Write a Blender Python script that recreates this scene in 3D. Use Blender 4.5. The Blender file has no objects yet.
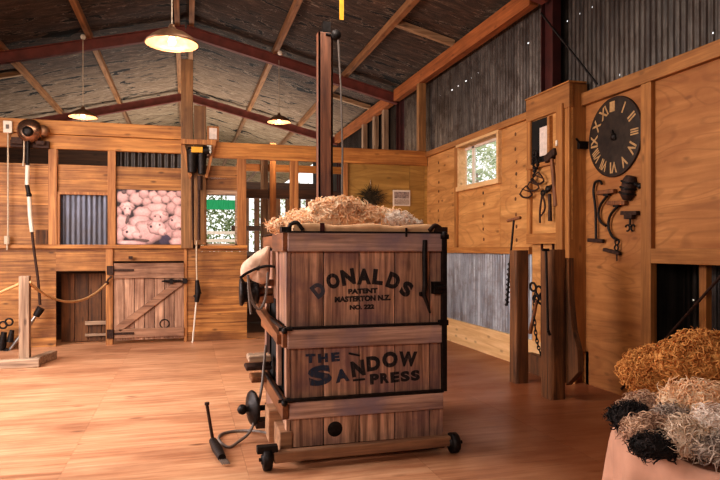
import bpy, bmesh, math, random
import numpy as np
from mathutils import Vector, Matrix, noise
random.seed(7)
PI = math.pi
C = bpy.context.scene.collection
# ------------------------------------------------------------------ measuring helpers (room plane <-> photo measurements)
TH = math.radians(15.5); SN, CS = math.sin(TH), math.cos(TH); F = 628.0; VH = 248.5; EYE = 1.5
def onY(u, v, Y):
    r = (u-360)/F
    X = Y*(SN+r*CS)/(CS-r*SN)
    return (X, Y, EYE+(VH-v)/F*(X*SN+Y*CS))
def onX(u, v, X):
    r = (u-360)/F
    Y = X*(CS-r*SN)/(SN+r*CS)
    return (X, Y, EYE+(VH-v)/F*(X*SN+Y*CS))
def onZ(u, v, z=0.0):
    r = (u-360)/F; d = F*(EYE-z)/(v-VH)
    return (d*(SN+r*CS), d*(CS-r*SN), z)
def bX(u, Y=10.5): return onY(u, 0, Y)[0]
# ------------------------------------------------------------------ mesh builder
class MB:
    def __init__(s): s.v = []; s.f = []; s.sm = []
    def add(s, vs, fs, smooth=False):
        o = len(s.v); s.v += [tuple(p) for p in vs]
        s.f += [tuple(i+o for i in f) for f in fs]; s.sm += [smooth]*len(fs); return s
    def box(s, x0, x1, y0, y1, z0, z1):
        if x0 > x1: x0, x1 = x1, x0
        if y0 > y1: y0, y1 = y1, y0
        if z0 > z1: z0, z1 = z1, z0
        v = [(x0,y0,z0),(x1,y0,z0),(x1,y1,z0),(x0,y1,z0),(x0,y0,z1),(x1,y0,z1),(x1,y1,z1),(x0,y1,z1)]
        return s.add(v, [(0,3,2,1),(4,5,6,7),(0,1,5,4),(1,2,6,5),(2,3,7,6),(3,0,4,7)])
    def beam(s, a, b, w, h, up=(0,0,1), taper=1.0):
        a = Vector(a); b = Vector(b); d = (b-a).normalized(); up = Vector(up)
        sd = d.cross(up).normalized(); u2 = sd.cross(d).normalized()
        v = []
        for p, k in ((a, 1.0), (b, taper)):
            for i, j in ((-1,-1),(1,-1),(1,1),(-1,1)):
                v.append(p+sd*(i*w*k/2)+u2*(j*h*k/2))
        return s.add(v, [(0,1,2,3),(7,6,5,4),(0,4,5,1),(1,5,6,2),(2,6,7,3),(3,7,4,0)])
    def tube(s, pts, r, n=8, cap=True):
        pts = [Vector(p) for p in pts]; m = len(pts)
        rs = r if isinstance(r, (list, tuple)) else [r]*m
        t0 = (pts[1]-pts[0]).normalized()
        nn = t0.orthogonal().normalized(); vs = []
        for i, p in enumerate(pts):
            t = (pts[min(i+1, m-1)]-pts[max(i-1, 0)])
            t = t.normalized() if t.length > 1e-9 else t0
            nn = (nn-t*nn.dot(t))
            nn = nn.normalized() if nn.length > 1e-6 else t.orthogonal().normalized()
            bn = t.cross(nn)
            for k in range(n):
                a = 2*PI*k/n; vs.append(p+(nn*math.cos(a)+bn*math.sin(a))*rs[i])
        fs = []
        for i in range(m-1):
            for k in range(n):
                fs.append((i*n+k, i*n+(k+1) % n, (i+1)*n+(k+1) % n, (i+1)*n+k))
        s.add(vs, fs, True)
        if cap:
            s.add(vs[:n], [tuple(range(n-1, -1, -1))]); s.add(vs[-n:], [tuple(range(n))])
        return s
    def lathe(s, c, axis, prof, n=24, smooth=True):
        c = Vector(c); ax = Vector(axis).normalized(); e1 = ax.orthogonal().normalized(); e2 = ax.cross(e1)
        vs = []
        for (r, h) in prof:
            for k in range(n):
                a = 2*PI*k/n; vs.append(c+ax*h+(e1*math.cos(a)+e2*math.sin(a))*r)
        fs = [(i*n+k, i*n+(k+1) % n, (i+1)*n+(k+1) % n, (i+1)*n+k) for i in range(len(prof)-1) for k in range(n)]
        return s.add(vs, fs, smooth)
    def ring(s, c, axis, R, r, n=24, m=8, a0=0, a1=2*PI, ref=None):
        ax = Vector(axis).normalized(); e1 = Vector(ref).normalized() if ref else ax.orthogonal().normalized(); e2 = ax.cross(e1)
        full = abs(a1-a0-2*PI) < 1e-6
        pts = [Vector(c)+(e1*math.cos(a0+(a1-a0)*k/n)+e2*math.sin(a0+(a1-a0)*k/n))*R for k in range(n+1)]
        return s.tube(pts, r, m, not full)
    def ball(s, c, rx, ry=None, rz=None, n=12, m=8):
        ry = ry or rx; rz = rz or rx; vs = []; c = Vector(c)
        for i in range(m+1):
            p = PI*i/m
            for k in range(n):
                a = 2*PI*k/n; vs.append(c+Vector((rx*math.sin(p)*math.cos(a), ry*math.sin(p)*math.sin(a), rz*math.cos(p))))
        fs = [(i*n+k, (i+1)*n+k, (i+1)*n+(k+1) % n, i*n+(k+1) % n) for i in range(m) for k in range(n)]
        return s.add(vs, fs, True)
    def build(s, name, m, parent=None, bev=0, label=None, cat=None, group=None, kind=None, recenter=True, weld=False):
        me = bpy.data.meshes.new(name)
        loc = Vector((0,0,0)); vs = s.v
        if parent is None and recenter and kind != 'structure':
            A = np.array([tuple(p) for p in vs]); lo = A.min(0); hi = A.max(0)
            loc = Vector(((lo[0]+hi[0])/2, (lo[1]+hi[1])/2, lo[2]))
            vs = [tuple(Vector(p)-loc) for p in vs]
        me.from_pydata([tuple(p) for p in vs], [], s.f)
        me.polygons.foreach_set('use_smooth', s.sm)
        me.update()
        me.materials.append(m)
        o = bpy.data.objects.new(name, me); C.objects.link(o); o.location = loc
        if parent is not None:
            o.parent = parent; o.matrix_parent_inverse = Matrix.Translation(wloc(parent)).inverted()
        if bev:
            b = o.modifiers.new('bevel', 'BEVEL'); b.width = bev; b.segments = 2; b.limit_method = 'ANGLE'
        if label: o['label'] = label
        if cat: o['category'] = cat
        if group: o['group'] = group
        if kind: o['kind'] = kind
        return o
def wloc(o):
    return Vector(o['_l']) if '_l' in o else Vector((0,0,0))
def thing(name, label=None, cat=None, loc=(0,0,0), group=None, kind=None):
    o = bpy.data.objects.new(name, None); C.objects.link(o); o.location = loc; o['_l'] = list(loc)
    o.empty_display_size = .1
    if label: o['label'] = label
    if cat: o['category'] = cat
    if group: o['group'] = group
    if kind: o['kind'] = kind
    return o
def copy_tree(o, parent=None):
    c = o.copy(); C.objects.link(c); c.parent = parent
    for ch in list(o.children): copy_tree(ch, c)
    return c
# ------------------------------------------------------------------ materials
def nt(name):
    m = bpy.data.materials.new(name); m.use_nodes = True; t = m.node_tree
    return m, t, t.nodes['Principled BSDF'], t.nodes['Material Output']
def N(t, typ, **kw):
    n = t.nodes.new(typ)
    for k, v in kw.items():
        if k in n.inputs: n.inputs[k].default_value = v
        else: setattr(n, k, v)
    return n
def ramp(t, stops):
    r = t.nodes.new('ShaderNodeValToRGB'); e = r.color_ramp.elements
    while len(e) < len(stops): e.new(.5)
    for el, (p, c) in zip(e, stops): el.position = p; el.color = (c[0], c[1], c[2], 1)
    return r
def mixc(t, fac, a, b, mode='MIX'):
    m = t.nodes.new('ShaderNodeMix'); m.data_type = 'RGBA'; m.blend_type = mode; L = t.links.new
    for sock, val in ((m.inputs[0], fac), (m.inputs[6], a), (m.inputs[7], b)):
        if hasattr(val, 'is_output'): L(val, sock)
        elif isinstance(val, (int, float)): sock.default_value = val
        else: sock.default_value = (*val, 1)
    return m.outputs[2]
def srgb(r, g, b):
    f = lambda c: (c/255/12.92 if c/255 <= .04045 else ((c/255+.055)/1.055)**2.4)
    return (f(r), f(g), f(b))
def plain(name, col, rough=.7, metal=0, var=.35, scale=12, bump=.15):
    m, t, b, o = nt(name); L = t.links.new
    tc = N(t, 'ShaderNodeTexCoord'); n = N(t, 'ShaderNodeTexNoise', Scale=scale, Detail=5.0)
    L(tc.outputs['Object'], n.inputs['Vector'])
    r = ramp(t, [(.3, [c*(1-var) for c in col]), (.7, [min(1, c*(1+var)) for c in col])])
    L(n.outputs['Fac'], r.inputs[0]); L(r.outputs[0], b.inputs['Base Color'])
    b.inputs['Roughness'].default_value = rough; b.inputs['Metallic'].default_value = metal
    if bump:
        bp = N(t, 'ShaderNodeBump', Strength=bump, Distance=.01); L(n.outputs['Fac'], bp.inputs['Height']); L(bp.outputs[0], b.inputs['Normal'])
    return m
def wood(name, dark, light, axis=0, fine=26, along=1.3, rough=.6, ivar=.5, stain=None, stain_amt=.5, knots=.5, ply=0, bump=.3, stain_scale=1.4):
    m, t, b, o = nt(name); L = t.links.new
    tc = N(t, 'ShaderNodeTexCoord'); g = N(t, 'ShaderNodeNewGeometry')
    mul = N(t, 'ShaderNodeVectorMath', operation='MULTIPLY_ADD')
    cmb = N(t, 'ShaderNodeCombineXYZ')
    for k in range(3): L(g.outputs['Random Per Island'], cmb.inputs[k])
    L(cmb.outputs[0], mul.inputs[0]); mul.inputs[1].default_value = (13, 17, 11); L(tc.outputs['Object'], mul.inputs[2])
    mp = N(t, 'ShaderNodeMapping'); sc = [fine]*3; sc[axis] = along; mp.inputs['Scale'].default_value = sc
    L(mul.outputs[0], mp.inputs[0])
    n1 = N(t, 'ShaderNodeTexNoise', Scale=1.0, Detail=6.0, Roughness=.62, Distortion=.5); L(mp.outputs[0], n1.inputs['Vector'])
    r1 = ramp(t, [(.3, dark), (.52, [(a+c)/2 for a, c in zip(dark, light)]), (.7, light)]); L(n1.outputs['Fac'], r1.inputs[0])
    col = r1.outputs[0]
    if ply:
        mp2 = N(t, 'ShaderNodeMapping'); sc = [2.6]*3; sc[axis] = .55; mp2.inputs['Scale'].default_value = sc; L(mul.outputs[0], mp2.inputs[0])
        n2 = N(t, 'ShaderNodeTexNoise', Scale=1.0, Detail=1.5, Distortion=.8); L(mp2.outputs[0], n2.inputs['Vector'])
        s1 = N(t, 'ShaderNodeMath', operation='MULTIPLY'); L(n2.outputs['Fac'], s1.inputs[0]); s1.inputs[1].default_value = 75
        s2 = N(t, 'ShaderNodeMath', operation='SINE'); L(s1.outputs[0], s2.inputs[0])
        r2 = ramp(t, [(.55, (0,0,0)), (1.0, (1,1,1))]); L(s2.outputs[0], r2.inputs[0])
        k = N(t, 'ShaderNodeMath', operation='MULTIPLY'); L(r2.outputs[0], k.inputs[0]); k.inputs[1].default_value = ply
        col = mixc(t, k.outputs[0], col, [c*.55 for c in dark])
    if knots:
        mp3 = N(t, 'ShaderNodeMapping'); sc = [6.5]*3; sc[axis] = 2.6; mp3.inputs['Scale'].default_value = sc; L(mul.outputs[0], mp3.inputs[0])
        vo = N(t, 'ShaderNodeTexVoronoi', Scale=1.0); L(mp3.outputs[0], vo.inputs['Vector'])
        r3 = ramp(t, [(.06, (1,1,1)), (.16, (0,0,0))]); L(vo.outputs['Distance'], r3.inputs[0])
        k = N(t, 'ShaderNodeMath', operation='MULTIPLY'); L(r3.outputs[0], k.inputs[0]); k.inputs[1].default_value = knots
        col = mixc(t, k.outputs[0], col, [c*.25 for c in dark])
    if stain:
        n4 = N(t, 'ShaderNodeTexNoise', Scale=stain_scale, Detail=5.0, Roughness=.6); L(mul.outputs[0], n4.inputs['Vector'])
        r4 = ramp(t, [(.42, (0,0,0)), (.68, (stain_amt,)*3)]); L(n4.outputs['Fac'], r4.inputs[0])
        col = mixc(t, r4.outputs[0], col, stain)
    mr = N(t, 'ShaderNodeMapRange'); mr.inputs[3].default_value = 1-ivar/2; mr.inputs[4].default_value = 1+ivar/2
    L(g.outputs['Random Per Island'], mr.inputs[0])
    hs = N(t, 'ShaderNodeHueSaturation'); L(mr.outputs[0], hs.inputs['Value']); L(col, hs.inputs['Color'])
    L(hs.outputs[0], b.inputs['Base Color']); b.inputs['Roughness'].default_value = rough
    bp = N(t, 'ShaderNodeBump', Strength=bump, Distance=.004); L(n1.outputs['Fac'], bp.inputs['Height']); L(bp.outputs[0], b.inputs['Normal'])
    return m
def emis(name, col, st):
    m, t, b, o = nt(name); b.inputs['Emission Color'].default_value = (*col, 1); b.inputs['Emission Strength'].default_value = st
    b.inputs['Base Color'].default_value = (*col, 1)
    return m
def wool(name, a, b_, rough=.9):
    m, t, b, o = nt(name); L = t.links.new
    g = N(t, 'ShaderNodeNewGeometry'); tc = N(t, 'ShaderNodeTexCoord')
    n = N(t, 'ShaderNodeTexNoise', Scale=9.0, Detail=4.0); L(tc.outputs['Object'], n.inputs['Vector'])
    ad = N(t, 'ShaderNodeMath', operation='ADD'); L(g.outputs['Random Per Island'], ad.inputs[0]); L(n.outputs['Fac'], ad.inputs[1])
    r = ramp(t, [(.3, a), (.95, b_)])
    hf = N(t, 'ShaderNodeMath', operation='MULTIPLY'); L(ad.outputs[0], hf.inputs[0]); hf.inputs[1].default_value = .6
    L(hf.outputs[0], r.inputs[0]); L(r.outputs[0], b.inputs['Base Color'])
    b.inputs['Roughness'].default_value = rough
    b.inputs['Sheen Weight'].default_value = .0; b.inputs['Subsurface Weight'].default_value = 0
    return m
S = srgb
M = {}
M['floor'] = None
def floor_mat():
    m, t, b, o = nt('floor_plywood'); L = t.links.new
    tc = N(t, 'ShaderNodeTexCoord'); g = N(t, 'ShaderNodeNewGeometry')
    cmb = N(t, 'ShaderNodeCombineXYZ')
    for k in range(3): L(g.outputs['Random Per Island'], cmb.inputs[k])
    mul = N(t, 'ShaderNodeVectorMath', operation='MULTIPLY_ADD'); L(cmb.outputs[0], mul.inputs[0]); mul.inputs[1].default_value = (9, 5, 0); L(tc.outputs['Object'], mul.inputs[2])
    mp = N(t, 'ShaderNodeMapping'); mp.inputs['Scale'].default_value = (1.1, 16, 1); L(mul.outputs[0], mp.inputs[0])
    n1 = N(t, 'ShaderNodeTexNoise', Scale=1.0, Detail=8.0, Roughness=.65, Distortion=.6); L(mp.outputs[0], n1.inputs['Vector'])
    r1 = ramp(t, [(.26, S(142, 92, 64)), (.42, S(196, 138, 102)), (.58, S(216, 164, 126)), (.78, S(232, 192, 156))]); L(n1.outputs['Fac'], r1.inputs[0])
    n2 = N(t, 'ShaderNodeTexNoise', Scale=.9, Detail=6.0, Roughness=.6); mp2 = N(t, 'ShaderNodeMapping'); mp2.inputs['Scale'].default_value = (.8, 1.8, 1)
    L(tc.outputs['Object'], mp2.inputs[0]); L(mp2.outputs[0], n2.inputs['Vector'])
    r2 = ramp(t, [(.45, (0,0,0)), (.75, (.75,)*3)]); L(n2.outputs['Fac'], r2.inputs[0])
    c = mixc(t, r2.outputs[0], r1.outputs[0], S(120, 66, 38))
    # knots
    mp3 = N(t, 'ShaderNodeMapping'); mp3.inputs['Scale'].default_value = (1.6, 4.2, 1); L(mul.outputs[0], mp3.inputs[0])
    vo = N(t, 'ShaderNodeTexVoronoi', Scale=1.0); L(mp3.outputs[0], vo.inputs['Vector'])
    r3 = ramp(t, [(.05, (.7,)*3), (.14, (0,0,0))]); L(vo.outputs['Distance'], r3.inputs[0])
    c = mixc(t, r3.outputs[0], c, S(90, 45, 22))
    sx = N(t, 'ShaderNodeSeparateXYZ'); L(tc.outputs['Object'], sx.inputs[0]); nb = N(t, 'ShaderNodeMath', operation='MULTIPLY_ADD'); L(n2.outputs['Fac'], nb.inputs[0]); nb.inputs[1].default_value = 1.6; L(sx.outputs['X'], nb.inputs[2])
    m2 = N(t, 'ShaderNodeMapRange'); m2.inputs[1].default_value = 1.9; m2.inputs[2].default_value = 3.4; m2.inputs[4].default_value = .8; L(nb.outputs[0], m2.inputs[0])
    c = mixc(t, m2.outputs[0], c, mixc(t, .5, S(134, 74, 36), r1.outputs[0], 'MULTIPLY'))  # floor colour darkened towards the right, painting in the shade there
    mr = N(t, 'ShaderNodeMapRange'); mr.inputs[3].default_value = .96; mr.inputs[4].default_value = 1.04; L(g.outputs['Random Per Island'], mr.inputs[0])
    hs = N(t, 'ShaderNodeHueSaturation'); L(mr.outputs[0], hs.inputs['Value']); L(c, hs.inputs['Color'])
    L(hs.outputs[0], b.inputs['Base Color'])
    rr = ramp(t, [(.3, (.28,)*3), (.7, (.5,)*3)]); L(n2.outputs['Fac'], rr.inputs[0]); L(rr.outputs[0], b.inputs['Roughness'])
    bp = N(t, 'ShaderNodeBump', Strength=.15, Distance=.004); L(n1.outputs['Fac'], bp.inputs['Height']); L(bp.outputs[0], b.inputs['Normal'])
    return m
def roof_mat():
    m, t, b, o = nt('tattered_lining'); L = t.links.new
    tc = N(t, 'ShaderNodeTexCoord'); sp = N(t, 'ShaderNodeSeparateXYZ'); L(tc.outputs['Object'], sp.inputs[0])
    mp = N(t, 'ShaderNodeMapping'); mp.inputs['Scale'].default_value = (2.2, 9, 2.2); L(tc.outputs['Object'], mp.inputs[0])
    n1 = N(t, 'ShaderNodeTexNoise', Scale=1.6, Detail=9.0, Roughness=.72, Distortion=.7); L(mp.outputs[0], n1.inputs['Vector'])
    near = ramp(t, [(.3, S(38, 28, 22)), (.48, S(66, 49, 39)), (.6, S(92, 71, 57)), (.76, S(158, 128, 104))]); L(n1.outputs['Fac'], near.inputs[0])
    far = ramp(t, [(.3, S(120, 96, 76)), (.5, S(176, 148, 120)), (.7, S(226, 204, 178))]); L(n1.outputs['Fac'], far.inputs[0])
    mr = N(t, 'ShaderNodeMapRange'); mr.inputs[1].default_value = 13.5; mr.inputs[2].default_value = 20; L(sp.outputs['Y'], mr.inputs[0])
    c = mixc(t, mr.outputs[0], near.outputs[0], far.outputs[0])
    mp2 = N(t, 'ShaderNodeMapping'); mp2.inputs['Scale'].default_value = (.9, 2.6, .9); mp2.inputs['Rotation'].default_value = (0, 0, .25); L(tc.outputs['Object'], mp2.inputs[0])
    n2 = N(t, 'ShaderNodeTexNoise', Scale=1.3, Detail=7.0, Roughness=.6, Distortion=1.4); L(mp2.outputs[0], n2.inputs['Vector'])
    r2 = ramp(t, [(.585, (0,0,0)), (.6, (1,1,1))]); L(n2.outputs['Fac'], r2.inputs[0])
    c = mixc(t, r2.outputs[0], c, S(14, 10, 9))
    r3 = ramp(t, [(.57, (0,0,0)), (.58, (.45,)*3), (.59, (0,0,0))]); L(n2.outputs['Fac'], r3.inputs[0])
    c = mixc(t, r3.outputs[0], c, S(205, 185, 165))
    L(c, b.inputs['Base Color']); b.inputs['Roughness'].default_value = .8
    bp = N(t, 'ShaderNodeBump', Strength=.7, Distance=.03); L(n1.outputs['Fac'], bp.inputs['Height']); L(bp.outputs[0], b.inputs['Normal'])
    return m
def paint_worn(name, col, amt=.25, scale=30):
    m, t, b, o = nt(name); L = t.links.new
    tc = N(t, 'ShaderNodeTexCoord'); n = N(t, 'ShaderNodeTexNoise', Scale=scale, Detail=6.0, Roughness=.7); L(tc.outputs['Object'], n.inputs['Vector'])
    mp = N(t, 'ShaderNodeMapping'); mp.inputs['Scale'].default_value = (60, 60, 5); L(tc.outputs['Object'], mp.inputs[0])
    n2 = N(t, 'ShaderNodeTexNoise', Scale=1.0, Detail=4.0); L(mp.outputs[0], n2.inputs['Vector'])
    mu = N(t, 'ShaderNodeMath', operation='ADD'); L(n.outputs['Fac'], mu.inputs[0]); L(n2.outputs['Fac'], mu.inputs[1])
    r = ramp(t, [(.36+amt*.2, (.85,)*3), (.5+amt*.3, (.15,)*3)])
    hf = N(t, 'ShaderNodeMath', operation='MULTIPLY'); L(mu.outputs[0], hf.inputs[0]); hf.inputs[1].default_value = .5
    L(hf.outputs[0], r.inputs[0])
    tr = N(t, 'ShaderNodeBsdfTransparent'); mx = N(t, 'ShaderNodeMixShader')
    inv = N(t, 'ShaderNodeMath', operation='SUBTRACT'); inv.inputs[0].default_value = 1; L(r.outputs[0], inv.inputs[1])
    L(inv.outputs[0], mx.inputs[0]); L(b.outputs[0], mx.inputs[1]); L(tr.outputs[0], mx.inputs[2]); L(mx.outputs[0], o.inputs[0])
    b.inputs['Base Color'].default_value = (*col, 1); b.inputs['Roughness'].default_value = .7
    return m
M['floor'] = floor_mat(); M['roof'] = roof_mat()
M['board_h'] = wood('orange_boards', S(118, 70, 32), S(206, 146, 82), 0, fine=30, along=1.1, ivar=.34, stain=S(96, 54, 28), stain_amt=.75, knots=.7)
M['board_v'] = wood('orange_studs', S(130, 76, 38), S(214, 150, 88), 2, fine=22, along=1.0, ivar=.3, stain=S(110, 62, 32), stain_amt=.4)
M['rail_h'] = wood('rail_timber', S(144, 86, 38), S(214, 150, 80), 0, fine=22, ivar=.25, stain=S(110, 66, 34), stain_amt=.4)
M['ply_back'] = wood('ply_back', S(150, 112, 52), S(196, 152, 82), 0, fine=9, along=.8, ivar=.1, ply=.3, stain=S(116, 82, 40), stain_amt=.4)
M['ply_right'] = wood('ply_right', S(164, 112, 62), S(218, 162, 100), 1, fine=9, along=.8, ivar=.14, ply=.28, stain=S(160, 100, 50), stain_amt=.4, knots=.7)
M['ply_near'] = wood('ply_near', S(146, 92, 46), S(190, 132, 76), 1, fine=9, along=.7, ivar=.1, ply=.34, stain=S(136, 80, 38), stain_amt=.5, knots=.5)
M['rail_y'] = wood('rail_depth', S(140, 88, 42), S(190, 132, 74), 1, fine=22, ivar=.25, stain=S(100, 60, 30), stain_amt=.4)
M['stud_y'] = wood('stud_right', S(140, 88, 42), S(192, 132, 72), 2, fine=22, ivar=.25, stain=S(100, 60, 30), stain_amt=.4)
M['pale'] = wood('pale_board', S(196, 150, 100), S(232, 192, 142), 1, fine=16, ivar=.1, knots=.5)
M['gate'] = wood('weathered_gate', S(118, 82, 64), S(212, 168, 138), 2, fine=24, ivar=.45, stain=S(92, 58, 44), stain_amt=.6, rough=.8)
M['gate_h'] = wood('weathered_gate_rail', S(112, 76, 58), S(200, 154, 122), 0, fine=26, ivar=.3, stain=S(80, 50, 38), stain_amt=.6, rough=.8)
M['dark_h'] = wood('dark_boards', S(46, 30, 22), S(92, 62, 44), 0, ivar=.5)
M['dark_v'] = wood('dark_posts', S(66, 40, 22), S(142, 92, 52), 2, fine=22, ivar=.35, stain=S(44, 26, 16), stain_amt=.6, rough=.7)
M['purlin'] = wood('purlin_timber', S(122, 80, 48), S(190, 138, 94), 1, ivar=.3, stain=S(84, 54, 34), stain_amt=.5)
M['purlin_x'] = wood('rafter_timber', S(120, 88, 60), S(190, 156, 122), 0, ivar=.3)
M['eave'] = wood('eave_timber', S(130, 72, 34), S(190, 114, 62), 1, ivar=.3, stain=S(90, 50, 26), stain_amt=.4)
M['old_post'] = wood('old_post', S(112, 76, 44), S(176, 128, 80), 2, ivar=.3, stain=S(78, 50, 30), stain_amt=.6)
M['grey_post'] = wood('grey_post', S(110, 84, 66), S(188, 156, 128), 2, ivar=.2, rough=.8, knots=.6)
M['grey_foot'] = wood('grey_foot', S(120, 94, 76), S(196, 166, 138), 0, ivar=.2, rough=.8)
M['steel_red'] = plain('red_oxide', S(116, 60, 50), .6, .1, .25, 6)
M['steel_dark'] = plain('red_oxide_dark', S(66, 24, 20), .6, .1, .3, 6)
M['mast'] = wood('rusty_mast', S(84, 54, 42), S(160, 108, 82), 2, fine=30, ivar=.25, stain=S(60, 52, 60), stain_amt=.7, rough=.45)
M['iron'] = plain('black_iron', S(44, 38, 36), .5, .7, .4, 30, .3)
M['iron_rust'] = plain('rusty_iron', S(66, 44, 34), .7, .4, .4, 30, .3)
M['steel'] = plain('worn_steel', S(150, 146, 142), .35, .9, .2, 30)
M['brass'] = plain('dull_brass', S(140, 104, 78), .45, .6, .3, 20)
M['rope'] = plain('rope', S(196, 152, 104), .9, 0, .25, 120, .8)
M['cord'] = plain('pale_cord', S(190, 170, 146), .8, 0, .2, 60)
M['cordgrey'] = plain('grey_cable', S(110, 98, 90), .6, 0, .2, 60)
M['yellow'] = plain('yellow_plate', S(222, 160, 40), .5, 0, .15)
M['white'] = plain('white_paint', S(222, 208, 192), .6, 0, .08)
M['paper'] = plain('pale_paper', S(214, 196, 184), .8, 0, .15, 20)
M['canvas'] = plain('canvas', S(214, 170, 130), .9, 0, .12, 14, .4)
M['sack'] = plain('sack_cloth', S(204, 168, 144), .9, 0, .25, 14, .4)
M['burlap'] = plain('pink_canvas', S(190, 142, 118), .9, 0, .12, 9, .35)
M['press_v'] = wood('press_planks', S(82, 52, 38), S(232, 184, 154), 2, fine=26, along=1.3, rough=.3, ivar=.4, stain=S(112, 86, 92), stain_amt=.75, knots=.4, stain_scale=3.0)
M['press_h'] = wood('press_rails', S(116, 86, 76), S(228, 192, 172), 0, fine=26, along=.9, rough=.3, ivar=.2, stain=S(136, 122, 136), stain_amt=.8, knots=.3, stain_scale=3.0)
M['press_y'] = wood('press_side', S(92, 54, 32), S(164, 106, 66), 1, fine=20, rough=.45, ivar=.3, stain=S(58, 36, 26), stain_amt=.6)
M['press_axle'] = wood('press_axle', S(120, 84, 60), S(190, 144, 108), 0, fine=22, rough=.6, ivar=.2, stain=S(90, 64, 50), stain_amt=.5)
M['handle_wood'] = wood('tool_handle', S(90, 52, 28), S(150, 94, 54), 2, fine=40, ivar=.2)
M['letter_dark'] = paint_worn('stencil_ink', S(24, 24, 30), .9)
M['letter_blue'] = paint_worn('stencil_blue', S(34, 50, 74), .75)
M['letter_grey'] = paint_worn('stencil_grey', S(70, 72, 84), .9)
M['dial'] = plain('clock_dial', S(52, 40, 32), .6, .3, .4, 14, .4)
M['numeral'] = plain('numeral', S(176, 138, 92), .6, 0, .25, 20)
M['black'] = plain('black_void', S(16, 13, 12), .9, 0, .3)
def corr_mat(name, a, b_, rust, amt, metal=.55, rough=.45):
    m, t, b, o = nt(name); L = t.links.new
    tc = N(t, 'ShaderNodeTexCoord'); mp = N(t, 'ShaderNodeMapping'); mp.inputs['Scale'].default_value = (9, 9, .9); L(tc.outputs['Object'], mp.inputs[0])
    n = N(t, 'ShaderNodeTexNoise', Scale=1.2, Detail=7.0, Roughness=.65); L(mp.outputs[0], n.inputs['Vector'])
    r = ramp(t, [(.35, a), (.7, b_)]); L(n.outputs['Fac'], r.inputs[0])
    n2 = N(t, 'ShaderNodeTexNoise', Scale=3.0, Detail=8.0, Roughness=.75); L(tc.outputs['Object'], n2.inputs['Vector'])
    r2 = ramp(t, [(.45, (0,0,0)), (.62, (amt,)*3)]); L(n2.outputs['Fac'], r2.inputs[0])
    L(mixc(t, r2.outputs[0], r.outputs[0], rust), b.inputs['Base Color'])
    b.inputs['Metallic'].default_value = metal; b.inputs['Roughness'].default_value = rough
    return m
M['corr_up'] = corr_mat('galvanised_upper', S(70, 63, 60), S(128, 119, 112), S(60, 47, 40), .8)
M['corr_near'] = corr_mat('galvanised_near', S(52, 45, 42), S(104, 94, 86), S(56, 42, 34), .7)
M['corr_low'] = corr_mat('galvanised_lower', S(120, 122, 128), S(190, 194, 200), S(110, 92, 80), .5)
M['corr_blue'] = corr_mat('galvanised_bluish', S(60, 60, 68), S(104, 104, 116), S(80, 72, 70), .5)
M['corr_dark'] = corr_mat('galvanised_dark', S(40, 36, 34), S(84, 76, 70), S(50, 36, 30), .6)
def foliage_mat(name, a, b_):
    m, t, b, o = nt(name); L = t.links.new; g = N(t, 'ShaderNodeNewGeometry')
    r = ramp(t, [(0, a), (1, b_)]); L(g.outputs['Random Per Island'], r.inputs[0]); L(r.outputs[0], b.inputs['Base Color'])
    b.inputs['Roughness'].default_value = .6
    tl = N(t, 'ShaderNodeBsdfTranslucent'); L(r.outputs[0], tl.inputs[0]); mx = N(t, 'ShaderNodeMixShader'); mx.inputs[0].default_value = .6
    L(b.outputs[0], mx.inputs[1]); L(tl.outputs[0], mx.inputs[2]); L(mx.outputs[0], o.inputs[0])
    return m
M['leaf'] = foliage_mat('leaves', S(110, 150, 80), S(226, 236, 190))
M['grass'] = plain('gravel_ground', S(170, 160, 140), .9, 0, .4, 4)
def glass_mat():
    m, t, b, o = nt('window_glass'); b.inputs['Roughness'].default_value = .05; b.inputs['Base Color'].default_value = (.9, .95, 1, 1)
    tr = N(t, 'ShaderNodeBsdfTransparent'); mx = N(t, 'ShaderNodeMixShader'); mx.inputs[0].default_value = .88; L = t.links.new
    L(b.outputs[0], mx.inputs[1]); L(tr.outputs[0], mx.inputs[2]); L(mx.outputs[0], o.inputs[0]); return m
M['glass'] = glass_mat()
def trans_mat(name, col):
    m, t, b, o = nt(name); L = t.links.new; tl = N(t, 'ShaderNodeBsdfTranslucent'); tl.inputs[0].default_value = (*col, 1)
    b.inputs['Base Color'].default_value = (*col, 1); mx = N(t, 'ShaderNodeMixShader'); mx.inputs[0].default_value = .6
    L(b.outputs[0], mx.inputs[1]); L(tl.outputs[0], mx.inputs[2]); L(mx.outputs[0], o.inputs[0]); return m
M['greensheet'] = trans_mat('green_sheet', S(60, 190, 130))

def corrugated(mb, a, b, z0, z1, nrm, holes=(), pitch=.076, amp=.009):
    """sheet from a to b (2D), waves along it; holes = list of (distance along, z)"""
    a = Vector((*a, 0)); b = Vector((*b, 0)); d = b-a; Lh = d.length; d.normalize(); nrm = Vector(nrm)
    n = max(4, int(Lh/pitch*6)); zs = {z0, z1}
    for h in holes: zs.add(h[1]-.008); zs.add(h[1]+.008)
    zs = sorted(zs); vs = []
    for z in zs:
        for i in range(n+1):
            s_ = Lh*i/n; p = a+d*s_+nrm*(amp*math.sin(2*PI*s_/pitch)); vs.append((p.x, p.y, z))
    fs = []
    for j in range(len(zs)-1):
        zc = (zs[j]+zs[j+1])/2
        for i in range(n):
            sc_ = Lh*(i+.5)/n
            if any(abs(zc-h[1]) < .008 and abs(sc_-h[0]) < Lh/n*.7 for h in holes): continue
            fs.append((j*(n+1)+i, j*(n+1)+i+1, (j+1)*(n+1)+i+1, (j+1)*(n+1)+i))
    mb.add(vs, fs, True)
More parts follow.
